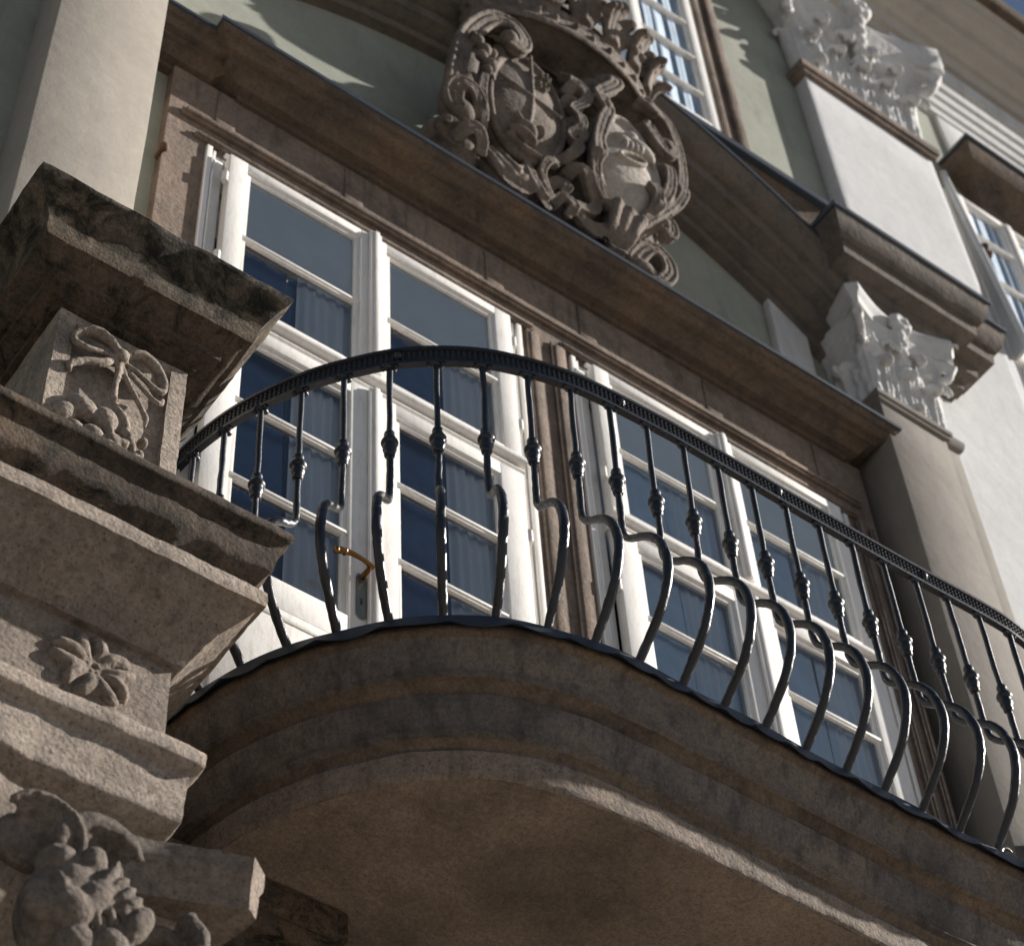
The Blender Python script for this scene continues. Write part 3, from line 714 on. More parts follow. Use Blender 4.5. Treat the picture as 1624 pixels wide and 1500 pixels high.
# ================================================================ PIPE
T = thing('window_shutter', 'open white shutter leaf with rounded edge and rusty latch beside the right-hand window', 'shutter')
def so(z): return 0.04+(15.68-z)*0.047
bm = bmesh.new()
L = [(0.012, 15.68), (0.012, 12.7)]; Fz = [so(15.68), so(13.3)]
vs = [bm.verts.new((x, -o, z)) for x in (7.888, 7.912) for o, z in ((0.062, 15.60), (Fz[0]+0.02, 15.62), (Fz[1], 13.3), (0.062, 13.3))]
for q in ((0, 1, 2, 3), (7, 6, 5, 4), (0, 4, 5, 1), (1, 5, 6, 2), (2, 6, 7, 3), (3, 7, 4, 0)): bm.faces.new([vs[i] for i in q])
link('leaf', bm, M['pipe'], T)
bm = bmesh.new(); tube(bm, [(7.90, -so(z)-0.02, z) for z in (15.64, 14.7, 13.9, 13.28)], [0.030]*4, 16, smooth=4)
link('edge_tube', bm, M['pipe'], T)
bm = bmesh.new(); blob(bm, (7.90, -so(15.64)-0.02, 15.65), (0.034, 0.034, 0.026)); link('end_cap', bm, M['pipe'], T)
bm = bmesh.new(); tube(bm, [(7.915, -0.13, 14.60), (7.97, -0.12, 14.59), (8.02, -0.10, 14.58)], [0.02, 0.018, 0.016], 10, smooth=3); blob(bm, (7.94, -0.135, 14.60), (0.032, 0.032, 0.03)); blob(bm, (8.00, -0.12, 14.59), (0.022, 0.022, 0.028))
link('latch', bm, M['rust'], T)

# ================================================================ STONE PIER (left foreground)
PX, PO, PH = 1.527, 0.88, 0.217          # axis, front, half width
P_ = thing('stone_pier', 'weathered stone pier with mossy cap and carved bow panel, left foreground', 'pier')
def rounded(prof, r=0.006): return prof
# cap, resting on the block
bm = bmesh.new()
capf = [(7.27, 0.0), (7.272, 0.018), (7.290, 0.020), (7.294, 0.040), (7.304, 0.054), (7.308, 0.072), (7.332, 0.075), (7.336, 0.092), (7.350, 0.112), (7.368, 0.124), (7.373, 0.140), (7.40, 0.147), (7.425, 0.150), (7.445, 0.153), (7.48, 0.170), (7.53, 0.198), (7.565, 0.220), (7.578, 0.226), (7.588, 0.221), (7.594, 0.208)]
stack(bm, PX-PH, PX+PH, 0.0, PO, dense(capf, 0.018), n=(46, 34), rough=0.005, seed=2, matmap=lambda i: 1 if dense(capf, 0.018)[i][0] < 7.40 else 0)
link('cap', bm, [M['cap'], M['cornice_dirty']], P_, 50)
# carved block with sunk panel
bm = bmesh.new()
stack(bm, PX-PH, PX+PH, 0.0, PO-0.02, dense([(6.38, 0.0), (7.275, 0.0)], 0.03), n=(20, 14), rough=0.003, seed=4)
def slab_front(bm, x0, x1, z0, z1, oa, ob, step=0.02, rough=0.003, bev=0.008):
    nx = max(1, int((x1-x0)/step)); nz = max(1, int((z1-z0)/step))
    stack(bm, x0, x1, oa, ob, dense([(z0, -bev), (z0+bev, 0), (z1-bev, 0), (z1, -bev)], step), n=(2, nx), rough=rough, seed=7)
rim = 0.055
slab_front(bm, PX-PH, PX-PH+rim, 6.38, 7.27, PO-0.021, PO)
slab_front(bm, PX+PH-rim, PX+PH, 6.38, 7.27, PO-0.021, PO)
slab_front(bm, PX-PH+rim*0.8, PX+PH-rim*0.8, 7.22, 7.27, PO-0.021, PO-0.001)
link('panel_block', bm, M['pier'], P_, 45)
# bow and fruit relief
bm = bmesh.new()
def F(pts, o=PO): return [(x, -(o+do), z) for x, z, do in pts]
kx, kz = 1.51, 7.135
tube(bm, F([(kx, kz, .02), (1.47, 7.165, .035), (1.42, 7.185, .03), (1.375, 7.16, .02), (1.365, 7.12, .012), (1.40, 7.10, .02), (1.45, 7.115, .02), (kx, kz, .015)]), [.010, .014, .016, .014, .012, .012, .010, .008], 8, smooth=4, flat=1.3)
tube(bm, F([(kx, kz, .02), (1.56, 7.175, .035), (1.61, 7.175, .03), (1.655, 7.13, .02), (1.66, 7.085, .012), (1.62, 7.085, .018), (1.57, 7.11, .02), (kx, kz, .015)]), [.010, .014, .015, .014, .012, .010, .008, .008], 8, smooth=4, flat=1.3)
blob(bm, F([(kx, kz, .028)])[0], (.026, .022, .026)); blob(bm, F([(kx-.012, kz+.035, .02)])[0], (.012, .014, .02)); blob(bm, F([(kx+.03, kz+.03, .02)])[0], (.012, .014, .018))
tube(bm, F([(kx-.01, kz-.01, .015), (1.46, 7.07, .02), (1.40, 7.035, .016), (1.365, 7.0, .012), (1.37, 6.97, .006)]), [.010, .015, .013, .012, .006], 8, smooth=4, flat=1.2)
tube(bm, F([(kx+.01, kz-.02, .015), (1.55, 7.04, .016), (1.59, 6.985, .012), (1.62, 6.93, .012), (1.625, 6.89, .004)]), [.009, .010, .009, .010, .005], 8, smooth=4)
tube(bm, F([(kx+.03, kz-.03, .012), (1.60, 7.05, .016), (1.65, 7.01, .022), (1.665, 7.045, .018)]), [.007, .008, .010, .008], 8, smooth=4)
tube(bm, F([(kx, kz-.02, .015), (1.513, 7.06, .02), (1.508, 6.98, .022), (1.51, 6.92, .025)]), [.013, .011, .010, .012], 8, smooth=4)
random.seed(11)
for (x, z, rx, rz, do, a) in ((1.43, 6.84, .055, .040, .018, .5), (1.38, 6.80, .035, .05, .006, .9), (1.50, 6.83, .042, .05, .022, -.4), (1.545, 6.86, .022, .06, .022, -.55), (1.575, 6.79, .02, .055, .018, -.5), (1.47, 6.74, .04, .032, .018, .6),
                              (1.53, 6.74, .035, .036, .024, 0), (1.42, 6.74, .045, .03, .006, .3), (1.60, 6.71, .025, .035, .02, -.4), (1.56, 6.68, .03, .03, .02, 0), (1.50, 6.66, .04, .03, .018, 0), (1.64, 6.66, .018, .03, .014, -.6), (1.44, 6.66, .04, .04, .01, 0), (1.58, 6.60, .05, .04, .012, 0), (1.49, 6.58, .05, .04, .012, 0)):
    blob(bm, (x, -(PO+do-.018), z), (rx, .034, rz), (0, a, 0))
for q in range(9):
    x = 1.55+random.uniform(-.05, .07); z = 6.72+random.uniform(-.05, .08)
    blob(bm, (x, -(PO+.02), z), (.016, .02, .018), sub=2)
rel = link('bow_relief', bm, M['pier'], P_, 80); remesh(rel, 0.004, 1, 0.004, 0.02)
# cornice below the panel block
bm = bmesh.new()
cf = [(5.93, 0.055), (5.955, 0.065), (5.98, 0.085), (6.0, 0.095), (6.012, 0.108), (6.03, 0.116), (6.08, 0.158), (6.118, 0.190), (6.124, 0.203), (6.15, 0.206), (6.178, 0.205), (6.184, 0.190), (6.19, 0.178), (6.205, 0.176), (6.225, 0.190), (6.26, 0.212), (6.30, 0.220), (6.34, 0.223), (6.362, 0.232), (6.370, 0.247), (6.38, 0.252), (6.402, 0.252), (6.412, 0.247), (6.42, 0.235), (6.46, 0.0)]
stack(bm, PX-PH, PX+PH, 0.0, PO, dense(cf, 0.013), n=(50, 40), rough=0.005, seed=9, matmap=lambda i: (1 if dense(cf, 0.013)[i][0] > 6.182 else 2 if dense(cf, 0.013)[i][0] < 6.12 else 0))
link('cornice', bm, [M['pier'], M['cornice_dirty'], M['pier_dark_shade']], P_, 50)  # splay below the fillet has its shade in the stone colour
# frieze block with flower
bm = bmesh.new()
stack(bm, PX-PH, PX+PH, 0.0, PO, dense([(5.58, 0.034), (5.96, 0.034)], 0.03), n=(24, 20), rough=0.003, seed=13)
link('frieze_block', bm, M['pier_dark_shade'], P_, 50)  # frieze darkened by colour in place of the cornice's shadow
bm = bmesh.new(); fx, fz, fo = 1.56, 5.80, PO+0.024
for q in range(5):
    a = q*2*math.pi/5+.5; ca, sa = math.cos(a), math.sin(a)
    # lobed petal: two swellings with a groove between them and a turned-up tip
    for sg in (-1, 1):
        tube(bm, [(fx+ca*.02-sa*sg*.006, -fo-.008, fz+sa*.02+ca*sg*.006), (fx+ca*.06-sa*sg*.026, -fo-.014, fz+sa*.055+ca*sg*.024), (fx+ca*.10-sa*sg*.024, -fo-.012, fz+sa*.09+ca*sg*.022), (fx+ca*.118-sa*sg*.008, -fo-.004, fz+sa*.105+ca*sg*.008)], [.012, .022, .020, .010], 8, smooth=4)
    tube(bm, [(fx+math.cos(a+.63)*.03, -fo-.004, fz+math.sin(a+.63)*.03), (fx+math.cos(a+.63)*.105, -fo-.004, fz+math.sin(a+.63)*.095)], [.006, .010], 6, smooth=1)
for q in range(7): blob(bm, (fx+math.cos(q*.9)*.016, -fo-.012, fz+math.sin(q*.9)*.016), (.009, .012, .009), sub=2)
ro = link('rosette', bm, M['pier_dark_shade'], P_, 80); remesh(ro, 0.004, 0)
# lower mouldings
bm = bmesh.new()
lf = [(5.215, 0.0), (5.285, 0.0), (5.32, 0.014), (5.345, 0.022), (5.352, 0.044), (5.36, 0.058), (5.368, 0.076), (5.375, 0.080), (5.46, 0.081), (5.53, 0.083), (5.536, 0.092), (5.545, 0.106), (5.55, 0.112), (5.556, 0.114), (5.592, 0.115), (5.600, 0.112), (5.606, 0.100), (5.612, 0.0)]
stack(bm, PX-PH, PX+PH, 0.0, PO, dense(lf, 0.012), n=(50, 40), rough=0.006, seed=21)
link('architrave', bm, M['pier'], P_, 50)
# capital: concave abacus, bell, shell leaf and fruit boss, volutes
bm = bmesh.new()
abacus(bm, PX, 0.452, PO+0.185, 5.075, 5.222, 0.11, over=0.02, n=30)
bmesh.ops.subdivide_edges(bm, edges=[e for e in bm.edges if abs(e.verts[0].co.z-e.verts[1].co.z) > 0.05], cuts=3)
for v in bm.verts: v.co += noise.noise_vector(v.co*14)*0.006+noise.noise_vector(v.co*40)*0.003
ab = link('abacus', bm, M['pier_dark_shade'], P_, 40)  # shade of the abacus comes from the darker stone colour
CAP = link('capital_bell', (stack(b0 := bmesh.new(), PX-PH+.0, PX+PH-.0, 0.0, PO-.02, dense([(4.2, 0.0), (4.6, 0.01), (4.9, 0.04), (5.08, 0.10)], .03), n=(16, 14), rough=.004), b0)[1], M['pier'], P_, 50)
bm = bmesh.new()
bx, bz, bo = 1.480, 4.895, PO+0.16
# two shell-like lobes of nested ridges above the boss, the outer ridge standing furthest forward
for cx_, cz_, tl in ((1.405, 5.020, 0.35), (1.555, 5.025, -0.55)):
    blob(bm, (cx_, -(bo+.02), cz_), (.085, .045, .075))
    for q, (rad, th) in enumerate(((.098, .0135), (.072, .0115), (.047, .010), (.024, .009))):
        pts = []
        for i in range(10):
            a = -1.25+i/9*3.0+tl
            pts.append((cx_+math.sin(a)*rad, -(bo+.085-.014*q), cz_-.02+math.cos(a)*rad*.95))
        tube(bm, pts, [th*.6, th, th*1.15, th*1.2, th*1.2, th*1.2, th*1.1, th, th*.85, th*.5], 8, smooth=3, flat=1.6)
random.seed(5)
blob(bm, (bx, -(bo+.06), bz-.05), (.085, .09, .12), (.4, .2, 0), 4)
for (x, z, do, rx, ry, rz, a) in ((bx-.03, bz+.02, .10, .05, .05, .045, .3), (bx+.03, bz+.035, .13, .032, .035, .042, .5), (bx+.065, bz+.0, .135, .016, .034, .05, .6), (bx+.088, bz-.015, .135, .014, .032, .048, .7), (bx+.108, bz-.03, .135, .013, .030, .045, .7), (bx+.126, bz-.045, .135, .013, .028, .042, .8),
                                  (bx+.150, bz-.085, .13, .032, .036, .062, .5), (bx+.10, bz-.15, .12, .042, .036, .035, .2), (bx, bz-.10, .12, .055, .045, .05, 0), (bx-.05, bz-.08, .10, .05, .04, .06, 0), (bx+.03, bz-.17, .10, .05, .045, .05, 0), (bx+.05, bz-.05, .13, .04, .036, .07, .5)):
    blob(bm, (x, -(bo+do), z), (rx, ry, rz), (0, a, 0))
for q in range(5):
    x = bx-.06+q*.035
    tube(bm, [(x, -(bo+.10), bz+.02), (x+.03, -(bo+.14), bz-.06), (x+.07, -(bo+.12), bz-.16)], [.010, .014, .006], 8, smooth=3)
for s in (-1, 1):
    u = Vector((s*0.80, -0.60, 0)); c = Vector((PX+s*(PH+.065), -(PO+.09), 4.86))
    scroll(bm, c, .085, 1.6, .024, u, Vector((0, 0, 1)), start=1.6, n=26)
    blob(bm, c, (.05, .03, .05))
    tube(bm, [(PX+s*.10, -(PO+.03), 4.80), (PX+s*.17, -(PO+.06), 4.93), (PX+s*.25, -(PO+.10), 4.99), (PX+s*.30, -(PO+.13), 4.95)], [.018, .026, .028, .022], 8)
    tube(bm, [(PX+s*.30, -(PO+.14), 5.03), (PX+s*.325, -(PO+.16), 4.97), (PX+s*.32, -(PO+.15), 4.88), (PX+s*.29, -(PO+.13), 4.80)], [.03, .028, .022, .014], 8)
    leaf(bm, (PX+s*.12, -(PO), 4.35), .16, .42, .09, 0, 0); leaf(bm, (PX+s*.215, -(PO-.15), 4.35), .2, .42, .08, 0, s*math.pi/2)
leaf(bm, (PX, -(PO+.02), 4.30), .16, .44, .12, 0, 0)
bo_ = link('carved_foliage', bm, M['boss'], CAP, 80); remesh(bo_, 0.005, 0, 0.006, 0.02)
bm = bmesh.new(); stack(bm, PX-PH, PX+PH, 0.0, PO-.03, dense([(0.5, 0.0), (4.22, 0.0)], 0.2), n=(4, 4), rough=.003); stack(bm, PX-PH, PX+PH, 0.0, PO-.03, [(0.0, .1), (0.3, .1), (0.42, .04), (0.52, .03)])
link('shaft', bm, M['pier'], P_, 45)

# ================================================================ BALCONY
A = thing('balcony', 'curved stone balcony with brown soffit and black wrought iron railing before the french doors', 'balcony')
half = [(2.155, -0.02), (2.165, 0.10), (2.185, 0.22), (2.222, 0.35), (2.28, 0.485), (2.355, 0.62), (2.445, 0.74), (2.545, 0.85), (2.66, 0.94), (2.79, 1.015), (2.93, 1.065), (3.08, 1.095), (3.24, 1.105), (3.6, 1.105), (4.1, 1.10), (4.6, 1.098)]
full = half+[(8.3-x, o) for x, o in half[:13][::-1]]
cp = catmull([(x, o, 0) for x, o in full], 14)
# resample evenly
def resample(P, step):
    out = [P[0]]; acc = 0
    for a, b in zip(P, P[1:]):
        L = (b-a).length
        while acc+L >= step:
            t = (step-acc)/L; a = a+(b-a)*t; out.append(a.copy()); L = (b-a).length; acc = 0
        acc += L
    return out
PATH = resample(cp, 0.02)
def nrm(i):
    t = (PATH[min(i+1, len(PATH)-1)]-PATH[max(i-1, 0)]).normalized()
    return Vector((-t.y, t.x, 0))   # outward in (x, o)
def sweep(bm, prof, i0=0, i1=None, step=1, rough=0.0, wav=None, close=False):
    """prof = [(offset outward, z)] along PATH"""
    rings = []; i1 = i1 or len(PATH)
    for i in range(i0, i1, step):
        nn = nrm(i); r = []
        for k, (d, z) in enumerate(prof):
            dd, zz = d, z
            if wav: dd, zz = wav(i, k, d, z)
            p = PATH[i]+nn*dd; v = Vector((p.x, -p.y, zz))
            if rough: v = v+noise.noise_vector(v*8)*rough+noise.noise_vector(v*30)*rough*.45
            r.append(bm.verts.new(v))
        rings.append(r)
    n_ = len(prof)
    for a, b in zip(rings, rings[1:]):
        for k in range(n_ if close else n_-1): bm.faces.new((a[k], a[(k+1) % n_], b[(k+1) % n_], b[k]))
    return rings
bm = bmesh.new()
sp = [(-0.003, 6.64), (0.0, 6.632), (0.002, 6.614), (-0.003, 6.602), (-0.014, 6.596), (-0.019, 6.588), (-0.030, 6.565), (-0.044, 6.538), (-0.060, 6.510), (-0.064, 6.500), (-0.058, 6.494), (-0.057, 6.484), (-0.080, 6.476), (-0.100, 6.452), (-0.104, 6.442), (-0.096, 6.436), (-0.097, 6.425), (-0.108, 6.395), (-0.124, 6.360), (-0.134, 6.342), (-0.136, 6.334), (-0.129, 6.328), (-0.128, 6.318), (-0.148, 6.310), (-0.166, 6.286), (-0.168, 6.276), (-0.161, 6.270), (-0.162, 6.25), (-0.165, 6.19), (-0.169, 6.178), (-0.178, 6.17)]
prof = [(d, z) for z, d in dense([(z, d) for d, z in sp], 0.012)]
rg = sweep(bm, prof, rough=0.0045)
bm.faces.ensure_lookup_table()
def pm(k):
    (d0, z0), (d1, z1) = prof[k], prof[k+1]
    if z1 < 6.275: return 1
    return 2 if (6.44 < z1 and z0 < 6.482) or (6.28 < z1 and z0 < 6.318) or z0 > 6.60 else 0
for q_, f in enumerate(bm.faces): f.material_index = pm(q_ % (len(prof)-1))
slab = link('slab', bm, [M['balcony'], M['pier_dark_shade'], M['balcony_brown']], A, 30)
def plan_fill(bm, off, z, n=8):
    """flat sheet between the offset path and the wall"""
    prev = None; lastx = -9
    for i in range(0, len(PATH), 2):
        p = PATH[i]+nrm(i)*off
        if p.y < 0.03 or p.x <= lastx+0.004: continue
        lastx = p.x
        cur = [bm.verts.new((p.x, -p.y*(1-k/n)+(0.9 if z < 6.4 else 0.01)*(k/n), z)) for k in range(n+1)]
        if prev:
            for k in range(n): bm.faces.new((prev[k], cur[k], cur[k+1], prev[k+1]))
        prev = cur
bm = bmesh.new(); plan_fill(bm, -0.176, 6.1695)
link('soffit', bm, M['soffit'], A, 30)
# zinc flashing with scalloped, dented lower edge
bm = bmesh.new()
def wav(i, k, d, z):
    if k in (2, 3):
        w = abs(math.sin(i*0.02*20.0+1.5*math.sin(i*.06)))**0.7
        return d+0.004*math.sin(i*.4), z-0.024*w+0.008+0.012*noise.noise(Vector((i*.11, 0, 0)))
    return d+0.003*math.sin(i*.23+k), z+0.002*math.sin(i*.31)
sweep(bm, [(-0.06, 6.662), (0.018, 6.655), (0.026, 6.622), (0.022, 6.622), (0.012, 6.645), (-0.06, 6.652)], wav=wav, close=True)
link('flashing', bm, M['zinc'], A, 30)
# handrail: sloping offsets so that it follows the photo plan slightly outside the feet
RZ = 7.965
def railoff(i): return 0.018+0.025*min(1, max(0, (PATH[i].x-2.9)/0.6))
def wr(i, k, d, z): return d+railoff(i), z
bm = bmesh.new()
sweep(bm, [(-0.012, RZ-0.006), (0.013, RZ-0.006), (0.013, RZ+0.008), (0.006, RZ+0.010), (0.006, RZ+0.066), (0.017, RZ+0.069), (0.017, RZ+0.082), (0.0, RZ+0.088), (-0.020, RZ+0.082), (-0.020, RZ+0.068), (-0.010, RZ+0.066), (-0.010, RZ+0.010), (-0.012, RZ+0.008)], wav=wr, close=True)
HR = link('handrail', bm, M['iron'], A, 25)
bm = bmesh.new()
P2 = resample(cp, 0.0185)
for i in range(4, len(P2)-4):
    t = (P2[i+1]-P2[i-1]).normalized(); nn = Vector((-t.y, t.x, 0))
    off = 0.018+0.025*min(1, max(0, (P2[i].x-2.9)/0.6))
    for k in range(3):
        p = P2[i]+nn*(off+0.006); z = RZ+0.0190+k*0.0185
        c = Vector((p.x, -p.y, z)); tv = Vector((t.x, -t.y, 0))*0.0062; nv = Vector((nn.x, -nn.y, 0))*0.006; uz = Vector((0, 0, 0.0072))
        b4 = [bm.verts.new(c+a*tv+b_*uz) for a, b_ in ((-1, -1), (1, -1), (1, 1), (-1, 1))]
        m4 = [bm.verts.new(c+nv*1.1+a*tv*.5+b_*uz*.5) for a, b_ in ((-1, -1), (1, -1), (1, 1), (-1, 1))]
        for q in range(4): bm.faces.new((b4[q], b4[(q+1) % 4], m4[(q+1) % 4], m4[q]))
        bm.faces.new(m4)
link('hammered_studs', bm, M['iron'], HR, 60)
# balusters: located by arc length
def at_arc(s):
    i = min(len(PATH)-2, max(1, int(s/0.02))); f = s/0.02-i
    p = PATH[i]+(PATH[i+1]-PATH[i])*f; return p, nrm(i)
acc = 0; s_ref = next(i for i, p in enumerate(PATH) if p.x > 3.228)*0.02
prof_b = [(0.0, 0.665), (0.002, 0.632), (0.010, 0.600), (0.031, 0.567), (0.066, 0.534), (0.103, 0.502), (0.138, 0.463), (0.168, 0.412), (0.185, 0.358), (0.193, 0.300), (0.187, 0.242), (0.167, 0.182), (0.132, 0.124), (0.088, 0.078), (0.044, 0.038), (0.006, 0.002)]
random.seed(3)
for k in range(-13, 24):
    sb = s_ref+(0.1675 if k > 0 else 0.160)*k; st = s_ref+(0.160 if k > 0 else 0.158)*k
    if min(sb, st) < 0.1 or max(sb, st) > len(PATH)*0.02-0.2: continue
    pb, nb = at_arc(sb); pt, ntp = at_arc(st)
    rt = railoff(min(len(PATH)-1, int(st/0.02)))
    base = Vector((pb.x+nb.x*-0.012, -(pb.y-nb.y*0.012), FL+0.005)); n3 = Vector((nb.x, -nb.y, 0))
    topv = Vector((pt.x+ntp.x*(rt-.004), -(pt.y+ntp.y*(rt-.004)), RZ))
    h = topv.z-base.z; ax = topv-base
    jit = random.uniform(-.006, .006)
    def at(r, z): return base+ax*(z/h)+n3*(r*(1+jit*4))
    zk = 0.895+jit
    bm = bmesh.new()
    pts = [at(0, h), at(0, zk+.10), at(0, zk-.08), at(0, .74)]+[at(r, z+jit) for r, z in prof_b]
    rad = [.0108, .0108, .0114, .0118]+[.0122]*3+[.0128, .0136, .0144, .015, .0156, .016, .0162, .0162, .016, .0158, .0155, .0152, .0145]
    tube(bm, pts, rad, 10, smooth=6)
    for v in bm.verts: v.co += noise.noise_vector(v.co*40)*0.0018+noise.noise_vector(v.co*6)*0.003
    bal = link('baluster', bm, M['iron'], A, 40)
    bm = bmesh.new()
    kp = [(.056, .0135), (.050, .018), (.042, .0195), (.035, .018), (.026, .019), (.014, .024), (.006, .0285), (.000, .0300), (-.006, .0285), (-.012, .0235), (-.016, .0215), (-.024, .0235), (-.034, .0240), (-.046, .0205), (-.054, .0175), (-.060, .0190), (-.066, .0185), (-.072, .0135)]
    rings = [[bm.verts.new(at(0, zk+dz)+Vector((math.cos(a), math.sin(a), 0))*r) for a in [q*2*math.pi/16 for q in range(16)]] for dz, r in kp]
    for a, b_ in zip(rings, rings[1:]):
        for q in range(16): bm.faces.new((a[q], a[(q+1) % 16], b_[(q+1) % 16], b_[q]))
    bm.faces.new(rings[0]); bm.faces.new(rings[-1])
    link('knob', bm, M['iron'], bal, 40)
    bm = bmesh.new()
    for s in (-1, 1):
        p, q = at_arc(st+s*0.022); blob(bm, (p.x+q.x*rt, -(p.y+q.y*rt), RZ-.009), (.010, .010, .009), sub=2)
    blob(bm, (topv.x, topv.y, RZ-.004), (.030, .016, .012), sub=2)
    link('collar', bm, M['iron'], bal, 60)
# rosettes on the rail and drip rivets
bm = bmesh.new()
for k in (-5, 0, 4.5, 9, 13.5):
    p, q = at_arc(s_ref+0.160*(k+0.45)-.03); i = int((s_ref+0.16*k)/0.02); off = railoff(i)+0.012
    c = Vector((p.x+q.x*off, -(p.y+q.y*off), RZ+.040)); blob(bm, c, (.016, .014, .016), sub=2)
    for a in range(6): blob(bm, c+Vector((-q.y*math.cos(a*1.047)*.014, -q.x*math.cos(a*1.047)*.014, math.sin(a*1.047)*.014)), (.006, .006, .006), sub=1)
link('rail_rosette', bm, M['iron'], HR, 60)
bm = bmesh.new()
tube(bm, [(4.80, -1.06, 6.655), (4.81, -1.062, 6.70), (4.825, -1.07, 6.735), (4.85, -1.075, 6.745), (4.872, -1.075, 6.74)], [.020, .016, .009, .007, .003], 8, smooth=3)
tube(bm, [(4.82, -1.06, 6.655), (4.845, -1.06, 6.69), (4.84, -1.06, 6.71)], [.012, .008, .003], 8, smooth=3)
link('iron_leaf', bm, M['iron'], A, 60)

# portal under the balcony: jamb blocks, recess and door leaves
for (xa, xb) in ((1.74, 2.77), (5.15, 6.04)):
    bm = bmesh.new(); box(bm, xa, xb, -0.9, 0.12, 0.0, 6.168, 0.01)
    for x in (xb-0.05, xb-0.12) if xa < 3 else (xa+0.05, xa+0.12): tube(bm, [(x, -0.12, 0.0), (x, -0.12, 6.166)], [0.026, 0.026], 10, smooth=1)
    box(bm, xa+0.02, xb+0.03 if xa < 3 else xb-0.02, 0.0, 0.15, 5.98, 6.05, 0.008); box(bm, xa+0.02, xb+0.05 if xa < 3 else xb-0.02, 0.0, 0.165, 6.052, 6.164, 0.012)
    link('portal_jamb', bm, M['cornice_dirty'], B, 40)
bm = bmesh.new(); box(bm, 2.77, 5.15, -0.95, -0.85, 0.0, 6.168)
for k in range(4):
    for z in (0.4, 2.2, 4.1): box(bm, 2.87+k*0.57, 3.35+k*0.57, -0.852, -0.82, z, z+1.6, 0.02)
link('portal_door', bm, M['room'], B, 40)
# floor slab visible from other places
bm = bmesh.new(); plan_fill(bm, -0.03, 6.65, 3); link('floor', bm, M['soffit'], A, 30)

# ================================================================ COAT OF ARMS
K = thing('coat_of_arms', 'carved stone coat of arms, two oval shields under one crown, above the door cornice', 'coat of arms')
def Q(pts, o): return [(p[0], -(o+(p[2] if len(p) > 2 else 0)), p[1]) for p in pts]
def T_(pts, r, o):
    """scroll ribbon: flat core with a raised rim along both edges"""
    pp = Q(pts, o); path = catmull(pp, 5); rr = []
    for i in range(len(r)-1):
        for k in range(5): rr.append(r[i]+(r[i+1]-r[i])*k/5)
    rr.append(r[-1])
    tube(bm, path, [x*1.02 for x in rr], 10, smooth=1, flat=1.0)
    for sgn in (-1, 1):
        e = []
        for i, p in enumerate(path):
            t = (path[min(i+1, len(path)-1)]-path[max(i-1, 0)]).normalized()
            sd = t.cross(Vector((0, -1, 0))); sd = sd.normalized() if sd.length > 1e-4 else Vector((1, 0, 0))
            e.append(p+sd*sgn*rr[i]*0.80+Vector((0, -rr[i]*0.72, 0)))
        tube(bm, e, [x*0.36 for x in rr], 8, smooth=1)
def settle(bm):
    """the carving stands on the cornice: its foot steps back and nothing goes below the cornice top"""
    for v in bm.verts:
        k = min(1.0, max(0.0, (11.75-v.co.z)/0.95)); k = k*k*(3-2*k)
        v.co.y += 0.11*k; v.co.x += 0.042*k; v.co.z += 0.225*k
        w = min(1.0, max(0.0, (11.35-v.co.z)/0.3)); lim = -0.50+w*0.20
        if v.co.y < lim: v.co.y = lim+(v.co.y-lim)*(1-w)
        if v.co.z < 10.955: v.co.z = 10.955
def shield(name, cx, cz, rx, rz, o, tilt, mat):
    bm = bmesh.new()
    blob(bm, (cx, -o, cz), (rx, .085, rz), (0, tilt, 0), 4)
    N = 40; pts = []
    for i in range(N+1):
        a = 2*math.pi*i/N; x = math.cos(a)*rx*.93; z = math.sin(a)*rz*.95
        pts.append((cx+x*math.cos(tilt)+z*math.sin(tilt), -(o+.045), cz-x*math.sin(tilt)+z*math.cos(tilt)))
    tube(bm, pts, [.022]*(N+1), 8, smooth=1)
    return bm
S1 = shield('shield', 3.66, 11.66, .245, .58, .36, 0.07, None)
# charges: cross division, a band, small stars and a standing animal low on the shield
tube(S1, Q([(3.69, 12.20), (3.67, 11.7), (3.62, 11.2)], .445), [.012]*3, 8)
tube(S1, Q([(3.46, 11.78), (3.66, 11.74), (3.85, 11.70)], .445), [.012]*3, 8)
for (x, z) in ((3.77, 12.05), (3.75, 11.93)):
    for a in range(5): blob(S1, (x+.028*math.cos(a*1.257), -.445, z+.028*math.sin(a*1.257)), (.014, .02, .014), sub=2)
blob(S1, (3.62, -.45, 11.33), (.07, .05, .055), (0, .3, 0)); blob(S1, (3.70, -.46, 11.38), (.035, .035, .04)); blob(S1, (3.60, -.46, 11.25), (.09, .04, .03), (0, .25, 0))
tube(S1, Q([(3.56, 11.45), (3.60, 11.38), (3.58, 11.32)], .45), [.02, .02, .012], 8)
tube(S1, Q([(3.52, 11.22), (3.60, 11.16), (3.72, 11.17)], .44), [.024, .026, .018], 8)
settle(S1); sh = link('shield', S1, M['arms'], K, 80); remesh(sh, .007, 0, .004, .03)
S2 = shield('shield', 4.29, 11.68, .22, .55, .37, 0.05, None)
blob(S2, (4.33, -.43, 11.98), (.05, .05, .06)); blob(S2, (4.38, -.45, 11.90), (.10, .04, .05), (0, .5, 0)); blob(S2, (4.27, -.44, 11.88), (.07, .04, .05))
for a in range(4): blob(S2, (4.26+a*.035, -.46, 11.83+a*.012), (.016, .03, .045), sub=2)
N = 24; tube(S2, [(4.29+.085*math.cos(2*math.pi*i/N), -.47, 11.70+.05*math.cos(2*math.pi*i/N)*.6+.042*math.sin(2*math.pi*i/N)) for i in range(N+1)], [.014]*(N+1), 8, smooth=1)
settle(S2); sh = link('shield', S2, M['arms_light'], K, 80); remesh(sh, .007, 0, .004, .03)
